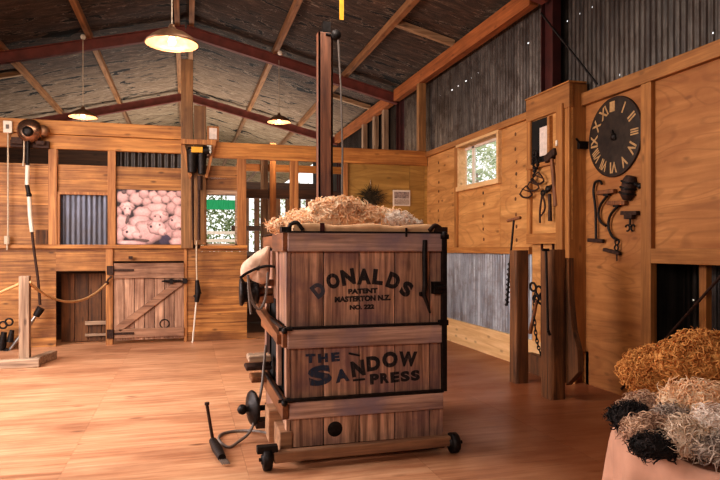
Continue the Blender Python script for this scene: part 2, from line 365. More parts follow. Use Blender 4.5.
# ------------------------------------------------------------------ SETTING: floor, roof
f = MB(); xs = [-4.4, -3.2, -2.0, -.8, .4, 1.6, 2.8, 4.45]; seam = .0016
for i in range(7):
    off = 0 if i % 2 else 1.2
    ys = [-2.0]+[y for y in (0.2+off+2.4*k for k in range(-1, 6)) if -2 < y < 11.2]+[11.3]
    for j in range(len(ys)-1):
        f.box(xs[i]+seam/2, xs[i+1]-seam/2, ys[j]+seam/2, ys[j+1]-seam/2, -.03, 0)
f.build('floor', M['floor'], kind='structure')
MB().box(-4.45, 4.5, -2, 21, -.12, -.032).build('floor', M['dark_h'], kind='structure')
g = MB(); g.box(-40, 40, -20, 60, -1.5, -1.4); g.build('ground', M['grass'], kind='structure')
def roofz(x): return 5.73-.245*abs(x)
r = MB()
for sgn in (-1, 1):
    nx, ny = 40, 260; vs = []; 
    for j in range(ny+1):
        for i in range(nx+1):
            x = sgn*4.45*i/nx; y = -2+36*j/ny
            z = roofz(x)+.012*noise.noise(Vector((x*3, y*2.2, 3)))*2
            vs.append((x, y, z))
    r.add(vs, [(j*(nx+1)+i, j*(nx+1)+i+1, (j+1)*(nx+1)+i+1, (j+1)*(nx+1)+i) for j in range(ny) for i in range(nx)], True)
    r.add([(0,-2,5.84),(sgn*4.6,-2,4.68),(sgn*4.6,34,4.68),(0,34,5.84)], [(0,1,2,3)])
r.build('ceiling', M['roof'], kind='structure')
# steel portal frames
def portal(Y, label, dark=False):
    t = thing('steel_portal_frame', label, 'roof frame', (0, Y, 0), 'red steel portal frames carrying the roof')
    for sgn in (-1, 1):
        m = MB(); a = Vector((0, Y, roofz(0)-.22)); b = Vector((sgn*4.12, Y, roofz(4.12)-.22)); 
        up = Vector((sgn*.245, 0, 1)).normalized()
        m.beam(a+up*.09, b+up*.09, .11, .014, up); m.beam(a-up*.09, b-up*.09, .11, .014, up); m.beam(a, b, .014, .18, up)
        m.build('rafter_beam', M['steel_red'], t)
        c = MB(); x0 = sgn*4.18; z1 = roofz(4.1)-.12
        for y in (Y-.12, Y+.12): c.box(x0-.055, x0+.055, y-.008, y+.008, 0, z1)
        c.box(x0-.006, x0+.006, Y-.12, Y+.12, 0, z1)
        c.build('column', M['steel_dark'] , t)
    return t
portal(1.5, 'nearest red steel roof frame, above the camera')
portal(6.59, 'dark red steel frame whose column rises beside the tool board')
portal(12.0, 'long red steel frame spanning above the timber back wall')
portal(17.2, 'farthest red steel roof frame, beyond the back wall')
# purlins
plab = {(-3.02): 'left lower timber purlin running back under the roof', (-1.64): 'left upper timber purlin near the small hanging lamp',
        (-.15): 'left timber of the ridge pair running back', (.1): 'right timber of the ridge pair running back',
        (1.64): 'timber purlin above the wool press, right of the ridge', (3.02): 'right lower timber purlin running to the eave side'}
for x, lb in plab.items():
    m = MB(); z = roofz(x)
    m.box(x-.045, x+.045, -1.5, 33.5, z-.125, z-.015)
    m.build('roof_purlin', M['purlin'], label=lb, cat='roof beam', group='timber purlins under the roof')
for x0, x1, y, lb in ((3.06, 4.0, 9.0, 'pale short timber rafter between purlin and right eave'), (-4.0, -3.06, 13.5, 'pale short timber rafter at the far left of the roof'),
                      (3.06, 4.0, 13.6, 'short timber rafter beyond the back wall on the right')):
    m = MB(); m.beam((x0, y, roofz(x0)-.07), (x1, y, roofz(x1)-.07), .09, .09); m.build('short_rafter', M['purlin_x'], label=lb, cat='roof beam')
m = MB(); m.box(3.98, 4.1, -1.5, 6.45, 4.43, 4.65); m.box(3.98, 4.1, 6.73, 11.85, 4.43, 4.65)
m.build('eave_beam', M['eave'], label='orange brown timber eave beam above the corrugated side wall', cat='roof beam')
m = MB(); m.box(3.98, 4.1, 12.15, 17.0, 4.43, 4.65); m.build('eave_beam', M['eave'], label='timber eave beam beyond the back wall steel column', cat='roof beam')
# ------------------------------------------------------------------ BACK WALL (partition)
YB = 10.5
m = MB(); corrugated(m, (-4.45, -2), (4.4, -2), 0, 5.7, (0,1,0)); m.build('wall_rear', M['corr_dark'], kind='structure')
m = MB(); corrugated(m, (-4.25, -2), (-4.25, 3.4), 0, 4.7, (1,0,0)); m.box(-4.3, -4.2, 3.3, 3.4, 0, 4.7); corrugated(m, (-4.25, 3.4), (-4.25, 9), 3.4, 4.7, (1,0,0)); m.build('wall_left_near', M['corr_dark'], kind='structure')
m = MB(); m.box(4.4, 4.43, -2, 4.2, 0, 4.6); m.build('wall_right_near', M['ply_near'], kind='structure')
wb = thing('wall_back', kind='structure')
x = lambda u: bX(u, YB)
XL = -4.2
Z_top, Z_b1, Z_b2 = 3.45, 3.24, 3.02
def hboards(mb, x0, x1, z0, z1, y0=YB, y1=YB+.025, h=.145):
    z = z0; 
    while z < z1-.01:
        zt = min(z+h, z1); mb.box(x0, x1, y0+random.uniform(0, .004), y1, z+.0015, zt-.0015); z = zt
m = MB()
hboards(m, XL, x(56), 0, 1.50); hboards(m, x(56), x(106), 1.15, 1.50); hboards(m, x(106), x(113), 0, 1.50)
hboards(m, x(113), x(184), 1.30, 1.50); hboards(m, x(184), x(247), 0, 1.50)
hboards(m, x(247), x(345), .0, .02)
m.build('lower_boards', M['board_h'], wb)
m = MB()
hboards(m, XL, x(49), 1.56, 2.79, h=.3); 
hboards(m, x(58), x(108), 2.33, 2.79, h=.23); hboards(m, x(116), x(181), 2.43, 2.79, h=.18); hboards(m, x(205), x(237), 2.45, 2.86, h=.2)
m.build('upper_boards', M['board_h'], wb)
m = MB(); m.box(XL, x(193), YB-.07, YB+.03, Z_b1, Z_top); m.build('top_beam', M['rail_h'], wb, bev=.006)
m = MB(); m.box(XL, x(193), YB-.045, YB+.03, Z_b2, Z_b1-.005); m.box(x(205), 4.14, YB-.06, YB+.03, 2.97, 3.23); m.build('lintel', M['rail_h'], wb, bev=.006)
m = MB(); m.box(XL, x(181), YB-.06, YB+.05, 1.50, 1.56); m.box(x(200), x(247), YB-.06, YB+.05, 1.50, 1.55); m.build('sill', M['rail_h'], wb, bev=.004)
m = MB()
for u0, u1, z0, z1 in ((49, 57.5, 1.56, 3.02), (108, 116, 1.56, 3.02), (237, 246, 1.5, 2.97), (290, 298, 0, 2.97)):
    MB().box(x(u0), x(u1), YB-.05, YB+.06, z0, z1).build('stud', M['board_v'], wb, bev=.004)
for a_ in ((x(106), x(113), YB-.03, YB+.06, 0, 1.5), (x(184), x(187), YB-.02, YB+.06, 0, 1.5), (x(343), x(347), YB-.06, YB+.06, 0, 2.97), (XL, XL+.1, YB-.05, YB+.06, 0, 3.02)):
    MB().box(*a_).build('stud', M['board_v'], wb, bev=.004)
m = MB(); m.box(x(181), x(193), YB-.08, YB+.08, 1.5, 4.53); m.build('post', M['old_post'], wb, bev=.008)
m = MB(); m.box(x(194), x(206), YB-.07, YB+.08, 1.56, 3.8); m.build('post', M['old_post'], wb, bev=.008)
m = MB()
for k, (a, b) in enumerate(((347, 409), (409, 424), (424, 434))): m.box(x(a)+.002, min(x(b), 4.165)-.002, YB-.02, YB, 0, 2.97)
m.build('plywood_panel', M['ply_back'], wb)
m = MB(); m.box(x(347), 4.12, YB-.05, YB-.02, .0, .1); m.build('baseboard', M['rail_h'], wb)
m = MB(); corrugated(m, (x(59), YB+.05), (x(107), YB+.05), 1.56, 2.33, (0,1,0), amp=.005); m.build('corrugated_panel', M['corr_blue'], wb)
m = MB(); corrugated(m, (x(116), YB+.04), (x(181), YB+.04), 2.79, 3.02, (0,1,0), pitch=.1, amp=.02); m.build('corrugated_panel', M['corr_dark'], wb)
m = MB(); m.box(x(57.5), x(60), YB-.03, YB+.04, 1.56, 2.33); m.box(x(57.5), x(108), YB-.03, YB+.04, 2.33, 2.37); m.build('opening_trim', M['board_v'], wb)
# little panels seen through dog door
m = MB(); 
for k in range(4): m.box(x(57)+k*.2, x(57)+k*.2+.19, YB+.35, YB+.37, .02, 1.1)
m.build('pen_boards', M['dark_v'], wb)
m = MB(); m.box(x(82), x(108), YB+.30, YB+.34, .28, .34); m.box(x(82), x(108), YB+.30, YB+.34, .1, .14); m.build('pen_rail', M['grey_foot'], wb)
# far right corner upper boards above partition
m = MB(); m.box(3.97, 4.1, YB-.09, YB+.03, 3.23, 4.43); m.build('trim_1', M['old_post'], kind='structure')
m = MB(); corrugated(m, (4.16, 12.15), (4.16, 21), 0, 4.6, (1,0,0)); m.build('wall_right_far', M['corr_dark'], kind='structure')
m = MB()
for yy in (12.6, 13.3, 14.2): m.box(4.02, 4.12, yy, yy+.16, 0, 4.43)
m.build('trim_2', M['grey_post'], kind='structure')
m = MB(); corrugated(m, (-4.25, 9.0), (-4.25, 21), 0, 4.6, (1,0,0)); m.box(-4.3, -4.24, 9, 9.1, 0, 4.6); m.build('wall_left', M['corr_dark'], kind='structure')
# gate (door_1)
d1 = thing('door_1', kind='structure', loc=(x(148), YB, 0))
gx0, gx1 = x(114), x(184); n = 7
m = MB(); w = (gx1-gx0)/n
for k in range(n): m.box(gx0+w*k+.004, gx0+w*(k+1)-.004, YB-.012, YB+.012, .06, 1.05)
m.build('gate_planks', M['gate'], d1, bev=.003)
m = MB(); m.box(gx0, gx1, YB-.045, YB-.012, 1.03, 1.27); m.build('top_rail', M['gate_h'], d1, bev=.004)
m = MB(); m.box(gx0, gx1, YB-.045, YB-.012, .1, .24); m.build('bottom_rail', M['gate_h'], d1, bev=.004)
m = MB(); m.beam((gx0+.06, YB-.03, .24), (gx1-.05, YB-.03, .97), .03, .11, (0,0,1)); m.build('brace', M['gate_h'], d1, bev=.004)
for z in (1.16, .17):
    m = MB(); m.box(gx0-.06, gx0+.3, YB-.055, YB-.045, z-.018, z+.018); m.box(gx0-.1, gx0-.01, YB-.06, YB-.045, z-.07, z+.07)
    m.tube([(gx0-.01, YB-.058, z-.07), (gx0-.01, YB-.058, z+.07)], .014); m.build('hinge', M['iron_rust'], d1)
m = MB(); m.box(gx1-.3, gx1-.05, YB-.06, YB-.047, .96, 1.0); m.tube([(gx1-.34, YB-.07, .98), (gx1+.06, YB-.07, .98)], .012)
m.box(gx1-.22, gx1-.17, YB-.085, YB-.05, .94, 1.02); m.box(gx1-.02, gx1+.05, YB-.08, YB-.02, .94, 1.02); m.build('bolt_latch', M['iron'], d1)
m = MB(); m.box(gx0+.22, gx0+.28, YB-.07, YB-.045, 1.33, 1.38); m.build('latch_block', M['iron_rust'], d1)
m = MB(); m.ring((gx1-.3, YB-.02, .3), (0,1,0), .07, .008, 20); m.build('ring_pull', M['iron'], d1)
# sheep poster : painted per-vertex
def sheep_poster():
    W, H = 200, 176; rs = np.random.RandomState(5)
    yy, xx = np.mgrid[0:H, 0:W].astype(float); yy = H-1-yy     # row 0 = top
    img = np.zeros((H, W, 3)); img[:] = (.10, .06, .08)
    Yt = H-1-yy  # 0 at top
    def blob(cx, cy, rx, ry, col, ang=0, woolly=1.0, shade=.6):
        c, s = math.cos(ang), math.sin(ang); dx = xx-cx; dy = Yt-cy
        a = (dx*c+dy*s)/rx; b = (-dx*s+dy*c)/ry
        wob = 1+.05*np.sin(7*np.arctan2(b, a)+cx)*woolly
        d = np.sqrt(a*a+b*b)/wob; k = d < 1
        l = 1.06-shade*np.clip(d, 0, 1)**4-.2*np.clip(dy/ry, -1, 1)
        tex = 1+.04*woolly*np.sin(xx*1.1+np.sin(Yt*.7)*2)*np.sin(Yt*1.2+np.cos(xx*.6)*2)
        for q in range(3): img[..., q][k] = (col[q]*l*tex)[k]
    pink = np.array([.93, .68, .66])
    def B(cx, cy, rx, ry, k=1.0, ang=0, woolly=1.0, shade=.6, col=None):
        blob((cx-40)*.474, (cy-60)*.469, rx*.474, ry*.469, pink*k if col is None else col, ang, woolly, shade)
    DK = (.13, .09, .12)
    for a_ in ((75,112,45,42,.9), (130,76,34,26,.8), (168,122,52,46,1.0), (215,88,36,34,.92), (275,98,34,36,1.0), (335,78,34,26,.85), (303,126,42,34,.98), (400,98,42,36,.92), (432,132,36,34,.98), (232,142,32,32,.9), (358,122,32,30,.95), (85,76,16,14,.35), (450,80,26,24,.8)): B(*a_)
    for a_ in ((300,182,96,34,.98), (396,182,38,46,.85), (48,208,26,34,.86), (442,212,32,54,.96), (205,218,62,44,.96)): B(*a_)
    B(105,178,48,36,1.05); B(68,172,18,9,.8,-.5,0); B(142,172,18,9,.8,.5,0); B(107,207,24,38,1.06,0,0,.5); B(92,190,5,5,1,0,0,0,DK); B(121,190,5,5,1,0,0,0,DK); B(107,233,11,9,.6,0,0)
    B(190,280,76,50,.95); B(316,240,64,46,1.05); B(300,258,30,34,1.0,.2,0,.5); B(288,240,5,6,1,0,0,0,DK); B(322,244,5,6,1,0,0,0,DK); B(352,222,18,9,.85,.4,0)
    B(70,292,46,66,.92); B(108,262,10,34,.3,.3,0); B(385,330,48,68,.82); B(424,280,50,54,1.04); B(440,302,26,24,1.06,0,0,.5); B(400,265,7,8,1,0,0,0,DK); B(392,248,18,9,.8,-.5,0); B(446,318,10,8,.6,0,0)
    B(352,404,40,40,1,0,0,.2,(.16,.13,.2)); B(235,350,100,84,.94); B(300,318,62,48,1.08); B(335,345,32,28,1.08,.4,0,.5); B(260,310,8,9,1,0,0,0,DK); B(318,298,6,6,1,0,0,0,DK); B(250,288,20,10,.85,-.6,0); B(354,358,9,8,.65,0,0)
    B(440,366,44,38,.88); B(432,416,52,34,.96); B(55,370,38,50,.95); B(190,408,60,12,.3,0,0); B(128,348,60,50,1.06,.25); B(168,372,34,24,1.06,.3,0,.5); B(104,348,8,9,1,0,0,0,DK); B(90,326,20,10,.85,-.6,0); B(190,380,9,8,.6,0,0); B(130,424,110,18,.98,.05,1)
    k0 = rs.rand(H//3+2, W//3+2); nz = np.kron(k0, np.ones((3, 3)))[:H, :W]; k1 = rs.rand(H//8+2, W//8+2); nz2 = np.kron(k1, np.ones((8, 8)))[:H, :W]
    for q in range(4): nz2 = (nz2+np.roll(nz2, 2, 0)+np.roll(nz2, 2, 1)+np.roll(nz2, -2, 0)+np.roll(nz2, -2, 1))/5
    img *= (.84+.16*nz+.22*nz2)[..., None]
    for q in range(2): img = (img*2+np.roll(img, 1, 0)+np.roll(img, 1, 1)+np.roll(img, -1, 0)+np.roll(img, -1, 1))/6
    img *= np.array([.84, .80, .80])
    img = np.clip(img, 0, 1)
    X0, X1, z0, z1 = x(117), x(181), 1.565, 2.425
    vs = [(X0+(X1-X0)*i/(W-1), YB-.012, z1-(z1-z0)*j/(H-1)) for j in range(H) for i in range(W)]
    fs = [(j*W+i, (j+1)*W+i, (j+1)*W+i+1, j*W+i+1) for j in range(H-1) for i in range(W-1)]
    mt, t, b, o = nt('printed_sheep'); at = N(t, 'ShaderNodeVertexColor', layer_name='Col'); t.links.new(at.outputs[0], b.inputs['Base Color']); b.inputs['Roughness'].default_value = .5
    mb = MB(); mb.add(vs, fs); 
    root = thing('photo_panel', 'large printed photo of a crowded flock of sheep in wall opening', 'picture', ((X0+X1)/2, YB, z0))
    ob = mb.build('printed_face', mt, root)
    ca = ob.data.color_attributes.new('Col', 'FLOAT_COLOR', 'POINT')
    arr = np.ones((H*W, 4)); arr[:, :3] = (img.reshape(-1, 3))**1.5; ca.data.foreach_set('color', arr.ravel())
    MB().box(X0, X1, YB-.008, YB+.004, z0, z1).build('backing_board', M['dark_h'], root)
sheep_poster()
# window_2 through back wall
w2 = thing('window_2', kind='structure', loc=(x(221), YB, 1.55))
m = MB(); X0, X1 = x(204), x(237)
m.box(X0, X1, YB-.03, YB+.03, 2.38, 2.45); m.box(X1-.03, X1, YB-.03, YB+.03, 1.55, 2.38); m.box(X0, X0+.04, YB-.03, YB+.03, 1.55, 2.38); m.box(X0, X1, YB-.03, YB+.03, 1.55, 1.58)
m.build('window_frame', M['grey_foot'], w2)
# ---- behind: pens and far wall
m = MB(); m.box(bX(270, 12.5), bX(276, 12.5), 12.5, 12.6, 0, 3.6); m.build('yard_post', M['board_v'], label='bright orange timber post standing behind the partition', cat='post')
m = MB(); m.box(bX(261, 13), bX(268, 13), 13, 13.1, 0, 3.5); m.build('yard_post', M['grey_post'], label='grey timber post behind the partition, left of orange post', cat='post')
m = MB(); m.box(1.0, 4.1, 12.6, 12.66, 2.5, 2.68); m.build('yard_rail', M['dark_h'], label='dark horizontal board crossing behind the partition posts', cat='rail')
m = MB(); m.box(1.0, 4.1, 13.1, 13.16, 3.1, 3.25); m.build('yard_rail', M['rail_h'], label='brown upper rail high behind the partition opening', cat='rail')
m = MB(); m.box(1.0, 4.1, 14.5, 14.56, 1.9, 2.02); m.build('yard_rail', M['dark_h'], label='low dark rail in the pens behind the partition', cat='rail')
m = MB(); m.box(2.2, 4.1, 15.0, 15.06, 3.35, 3.5); m.box(1.2, 4.1, 16.0, 16.06, 3.55, 3.62); m.build('yard_rail', M['grey_foot'], label='pale high rail deep in the yard behind partition', cat='rail')
m = MB(); m.box(1.0, 4.1, 12.9, 13.0, .0, 1.35); m.box(-4.1, .3, 13.5, 13.55, 0, 3.5); m.build('wall_pen', M['dark_h'], kind='structure')
wf = thing('wall_far', kind='structure')
m = MB(); hboards(m, -4.2, .25, 0, 3.6, 20, 20.05, .3); hboards(m, .25, 4.2, 0, 1.4, 20, 20.05, .3); hboards(m, .25, 4.2, 3.15, 3.6, 20, 20.05, .3); pass
m.build('wall_boards', M['dark_h'], wf)
m = MB(); X = 1.75
while X < 4.1: m.box(X, X+.17, 20.0, 20.04, 1.4, 3.15); X += .33
m.build('slats', M['dark_v'], wf)
m = MB()
for z in (1.45, 1.7, 1.95): m.box(.2, 1.8, 20.4, 20.43, z, z+.1)
for xq in (.25, 1.7): m.box(xq, xq+.08, 20.43, 20.5, -1.4, 2.3)
m.build('outside_fence', M['white'], label='pale weathered rail fence outside, beyond the back opening', cat='fence')
m = MB(); corrugated(m, (.3, 20.1), (1.75, 20.1), 2.72, 3.02, (0,1,0)); m.build('green_roof_sheet', M['greensheet'], label='green translucent corrugated sheet seen through the back opening', cat='sheet')
# foliage
def shrub(name, c, rad, n, label, leaf=.09, seed=1):
    rnd = random.Random(seed); root = thing(name, label, 'tree', (c[0], c[1], -1.4)); mb = MB()
    for k in range(n):
        d = Vector((rnd.gauss(0,1), rnd.gauss(0,1), rnd.gauss(0,1))).normalized()*rnd.uniform(.35, 1)**.5
        p = Vector(c)+Vector((d.x*rad[0], d.y*rad[1], d.z*rad[2]))
        a = Vector((rnd.gauss(0,1), rnd.gauss(0,1), rnd.gauss(0,1))).normalized(); b = a.orthogonal().normalized()*leaf*rnd.uniform(.5, 1.2); a = a*leaf*rnd.uniform(.6, 1.5)
        mb.add([p-a, p+b*.5, p+a, p-b*.5], [(0,1,2,3)])
    mb.build('foliage', M['leaf'], root)
    t = MB(); t.tube([(c[0], c[1], -1.45), (c[0]+.1, c[1], c[2]-rad[2]*.3), (c[0], c[1], c[2]+rad[2]*.3)], [.12, .09, .04]); t.build('trunk', M['grey_post'], root)
shrub('leafy_tree', (.7, 25, 1.9), (1.6, 1, 1.9), 2600, 'bright leafy bush outside, seen through the small back opening', seed=2)
shrub('leafy_tree', (4.6, 26, 2.0), (2.4, 1, 2.4), 1800, 'leafy tree outside the slatted end wall, right side', seed=3)
shrub('leafy_tree', (10.5, 21.5, 3.6), (2.2, 3.0, 2.6), 4200, 'green tree outside the small side window', seed=4, leaf=.13)
# ------------------------------------------------------------------ RIGHT WALL
XR = 4.15
wr = thing('wall_right', kind='structure')
YE = 6.95
Wy0, Wy1, Wz0, Wz1 = 7.78, 9.12, 2.46, 3.08
m = MB()
for y0, y1, z0, z1 in ((9.2, 10.5, 1.52, 3.12), (YE, Wy0, 1.52, 3.12), (Wy0+.002, 9.198, 1.52, Wz0), (Wy0+.002, 9.198, Wz1, 3.12), (Wy1, 9.198, Wz0, Wz1)):
    m.box(XR, XR+.02, y0+.002, y1-.002, z0, z1)
m.box(XR, XR+.02, 6.07, YE, .0, 3.2)
m.build('plywood_panel', M['ply_right'], wr)
m = MB(); m.box(XR-.05, XR+.02, YE, 10.5, 3.12, 3.21); m.box(XR-.05, XR+.02, YE, 10.5, 1.43, 1.52); m.build('rail', M['rail_y'], wr, bev=.004)
m = MB(); m.box(XR-.03, XR, 9.14, 9.24, 1.52, 3.12); m.build('stud', M['stud_y'], wr, bev=.003)
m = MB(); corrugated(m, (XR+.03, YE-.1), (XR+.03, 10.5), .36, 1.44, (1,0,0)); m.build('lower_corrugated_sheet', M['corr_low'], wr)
m = MB(); m.box(XR-.02, XR+.02, 6.1, 10.5, 0, .36); m.build('baseboard_right', M['pale'], kind='structure')
# nail knot rows on ply
m = MB(); rnd = random.Random(4)
for yy in (7.35, 8.28, 9.95):
    for k in range(9):
        z = 1.62+k*.17+rnd.uniform(-.02, .02)
        if yy == 8.28 and z > 2.4: continue
        m.lathe((XR-.001, yy+rnd.uniform(-.02, .02), z), (-1,0,0), [(.026, 0), (.018, .002), (0.0, .003)], 10)
m.build('knot_marks', M['dark_v'], wr)
holes = [onX(u, v, 4.2) for u, v in ((440, 95), (452, 90), (458, 86), (466, 81), (472, 78), (478.5, 73), (528, 43), (546, 20))]
hl = [(p[1]-6.73, p[2]) for p in holes if p[1] > 6.8]
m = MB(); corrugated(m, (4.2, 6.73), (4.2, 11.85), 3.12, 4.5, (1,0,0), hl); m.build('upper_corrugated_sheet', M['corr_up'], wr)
XN = 4.28
holes = [onX(u, v, 4.34) for u, v in ((567, 21), (580, 14), (593, 7), (620, 75), (712, 33))]
hl = [(p[1]+1.5, p[2]) for p in holes]
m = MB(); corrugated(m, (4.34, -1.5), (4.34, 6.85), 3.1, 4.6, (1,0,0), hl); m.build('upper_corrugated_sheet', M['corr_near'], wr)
# near wall
m = MB(); sy0, sy1 = 4.98, 5.12
m.box(XN, XN+.02, sy1, 6.05, 0, 3.1); m.box(XN, XN+.02, 6.0, 6.14, 0, .36); m.box(XN, XN+.02, 2.6, sy0, 1.5, 3.1); m.box(XN, XN+.02, .2, 2.598, 1.5, 3.1)
m.build('plywood_panel', M['ply_near'], wr)
m = MB(); m.box(XN-.06, XN+.02, .2, 6.05, 3.08, 3.22); m.box(XN-.05, XN+.02, .2, sy0, 1.36, 1.5); m.build('rail', M['rail_y'], wr, bev=.005)
for a_ in ((XN-.05, XN+.02, sy0, sy1, 0, 3.08), (XN-.05, XN+.02, .2, .3, 0, 3.08)):
    MB().box(*a_).build('stud', M['stud_y'], wr, bev=.005)
# dark recess behind lower opening
m = MB(); corrugated(m, (XN+.45, .0), (XN+.45, 5.6), 0, 1.5, (1,0,0), [(onX(u, v, XN+.45)[1], onX(u, v, XN+.45)[2]) for u, v in ((666, 297), (675, 298), (694, 300), (658, 274))]); m.box(XN+.02, XN+.45, .0, 5.6, 1.5, 1.52); m.box(XN+.02, XN+.46, 5.12, 5.14, 0, 1.5); m.box(XN+.02, XN+.46, .0, .02, 0, 1.5)
m.build('recess_lining', M['corr_dark'], wr)
ya = onX(701, 270, XN+.1)[1]; yb = onX(708, 270, XN+.1)[1]
m = MB(); m.box(XN+.08, XN+.14, yb, ya, 0, 1.36); m.build('recess_stud', M['stud_y'], wr)
pp = [onX(u, v, XN-.02) for u, v in ((668, 336), (720, 277))]
e = Vector(pp[1])+(Vector(pp[1])-Vector(pp[0]))*.4
m = MB(); m.tube([Vector(pp[0])+(Vector(pp[0])-Vector(pp[1]))*1.1, pp[0], pp[1], e], .013); m.build('leaning_rod', M['iron_rust'], label='dark iron rod leaning across the lower side wall opening', cat='rod')
# tool board (box projecting from wall)
XT = 4.07
tb = thing('wall_tool_board', kind='structure')
m = MB(); m.box(XT+.03, XT+.05, 6.05, 6.94, 1.6, 3.3); m.build('backing', M['ply_right'], tb)
m = MB(); m.box(XT, XN+.02, 6.052, 6.069, .35, 3.33); m.box(XT+.002, XT+.05, 6.0695, 6.14, .35, 3.059); m.box(XT+.05, XN+.02, 6.12, 6.14, 0, .36)
m.build('side_box', M['stud_y'], tb, bev=.003)
m = MB(); m.box(XT-.03, XT+.04, 6.142, 6.27, 1.4, 3.12); m.box(XT-.003, XT+.05, 6.86, 6.945, 1.56, 3.06); m.build('stile', M['stud_y'], tb, bev=.004)
m = MB(); m.box(XT-.008, XT+.045, 6.04, 6.95, 3.06, 3.33); m.box(XT-.006, XT+.045, 6.145, 6.95, 1.555, 1.68); m.box(XT-.02, XN, 6.03, 6.96, 3.331, 3.35); m.build('header', M['rail_y'], tb, bev=.004)
m = MB(); m.box(XT-.016, XT+.03, 6.42, 6.47, 2.52, 3.04); m.box(XT-.018, XT+.03, 6.3, 6.94, 2.47, 2.52); m.build('niche_frame', M['rail_y'], tb, bev=.003)
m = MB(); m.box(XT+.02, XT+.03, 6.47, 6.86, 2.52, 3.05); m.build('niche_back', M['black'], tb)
a, b = onX(536, 120, XT-.0)[1], onX(546, 120, XT)[1]
m = MB(); m.box(XT+.004, XT+.014, 6.49, 6.66, 2.6, 2.94); m.build('small_picture', M['paper'], label='small pale picture card in the niche of the tool board', cat='picture')
m = MB(); m.box(XT-.045, XT-.03, 6.22, 6.25, 2.66, 2.72); m.build('tag_label', M['white'], label='small white tag on the tool board post', cat='tag')
m = MB(); m.box(XT+.1, XT+.24, 6.0, 6.05, 2.6, 2.68); m.tube([(XT+.1, 6.0, 2.66), (XT+.04, 5.98, 2.7)], .012); m.build('iron_catch', M['iron'], label='small black iron catch on side of tool board box', cat='catch')
# window_1
w1 = thing('window_1', kind='structure', loc=(XR, 8.4, Wz0))
m = MB(); t_ = .06
m.box(XR-.06, XR+.14, Wy0-.05, Wy0, Wz0-.07, Wz1+.04); m.box(XR-.02, XR+.14, Wy1, Wy1+.03, Wz0-.07, Wz1+.04)
m.box(XR-.06, XR+.14, Wy0, Wy1, Wz0-.07, Wz0); m.box(XR-.06, XR+.14, Wy0, Wy1, Wz1, Wz1+.04)
m.build('window_frame', M['pale'], w1, bev=.004)
m = MB()
ym = 8.42
m.box(XR+.1, XR+.13, Wy0, Wy0+.04, Wz0, Wz1); m.box(XR+.1, XR+.13, Wy0, Wy1, Wz0, Wz0+.04); m.box(XR+.1, XR+.13, Wy0, Wy1, Wz1-.04, Wz1)
m.box(XR+.1, XR+.13, 8.8, 8.86, Wz0, Wz1)
sash_ = m.build('sash', M['white'], w1)
m = MB(); m.box(XR+.112, XR+.116, Wy0+.04, Wy1, Wz0+.04, Wz1-.04); m.build('pane', M['glass'], sash_)
m = MB(); m.tube([(XR-.08, 6.3, 4.25), (XN-.1, 5.85, 3.3)], .012); m.v = []; m.f = []; m.sm = []
a = onX(541, 13, 4.0); b = onX(597, 84, 4.2)
m.tube([a, b], .012); m.build('brace_cable', M['iron'], label='dark diagonal brace rod from steel column to top rail', cat='brace')
# ------------------------------------------------------------------ WOOL PRESS
PX0, PX1, PY0, PY1 = .69, 1.84, 4.38, 5.62
press = thing('wool_press', 'large antique timber wool press with stencilled lettering and iron straps', 'wool press', ((PX0+PX1)/2, (PY0+PY1)/2, 0))
seams = [onY(u, 300, PY0)[0] for u in (289, 323.6, 359.4, 395, 430)]; seams[0] = PX0+.02
zU0, zU1, zL0, zL1, zK0, zK1 = .945, 1.48, .44, .80, .10, .30
def planks(z0, z1, mat, nm):
    m = MB()
    for a, b in zip(seams[:-1], seams[1:]): m.box(a+.0035, b-.0035, PY0+random.uniform(0, .004), PY0+.035, z0, z1)
    m.box(seams[-1]+.003, PX1, PY0+.002, PY0+.035, z0, z1)
    m.build(nm, mat, press, bev=.003)
planks(zU0-.02, zU1+.02, M['press_v'], 'upper_planks'); planks(zL0-.02, zL1+.02, M['press_v'], 'middle_planks'); planks(zK0, zK1+.02, M['press_v'], 'lower_planks')
def rail(z0, z1, nm, dy=.05):
    m = MB(); m.box(PX0-.01, PX1+.01, PY0-dy, PY0, z0, z1); m.build(nm, M['press_h'], press, bev=.008)
rail(1.478, 1.612, 'top_rail'); rail(.80, .935, 'middle_rail'); rail(.305, .43, 'bottom_rail', .04)
# iron straps
m = MB(); m.box(PX0-.03, PX1+.01, PY0-.056, PY0, .935, .95); m.build('iron_strap', M['iron'], press, bev=.002)
m = MB(); m.box(PX0-.03, PX1+.01, PY0-.05, PY0, .43, .447); m.build('iron_strap', M['iron'], press, bev=.002)
m = MB(); m.box(PX0-.02, PX1+.03, PY0-.058, PY1, 1.612, 1.622); m.build('iron_strap', M['iron'], press, bev=.002)
for z in (.935, .44):
    m = MB(); m.tube([(PX0-.075, PY0-.06, z+.005), (PX0+.02, PY0-.065, z+.005)], .012); m.tube([(PX0-.04, PY0-.1, z), (PX0-.04, PY0+.02, z)], .018); m.ball((PX0-.04, PY0-.1, z), .022)
    m.tube([(PX0-.045, PY0-.06, z+.01), (PX0-.045, PY1-.3, z+.01)], .012)
    m.build('hinge_rod', M['iron'], press)
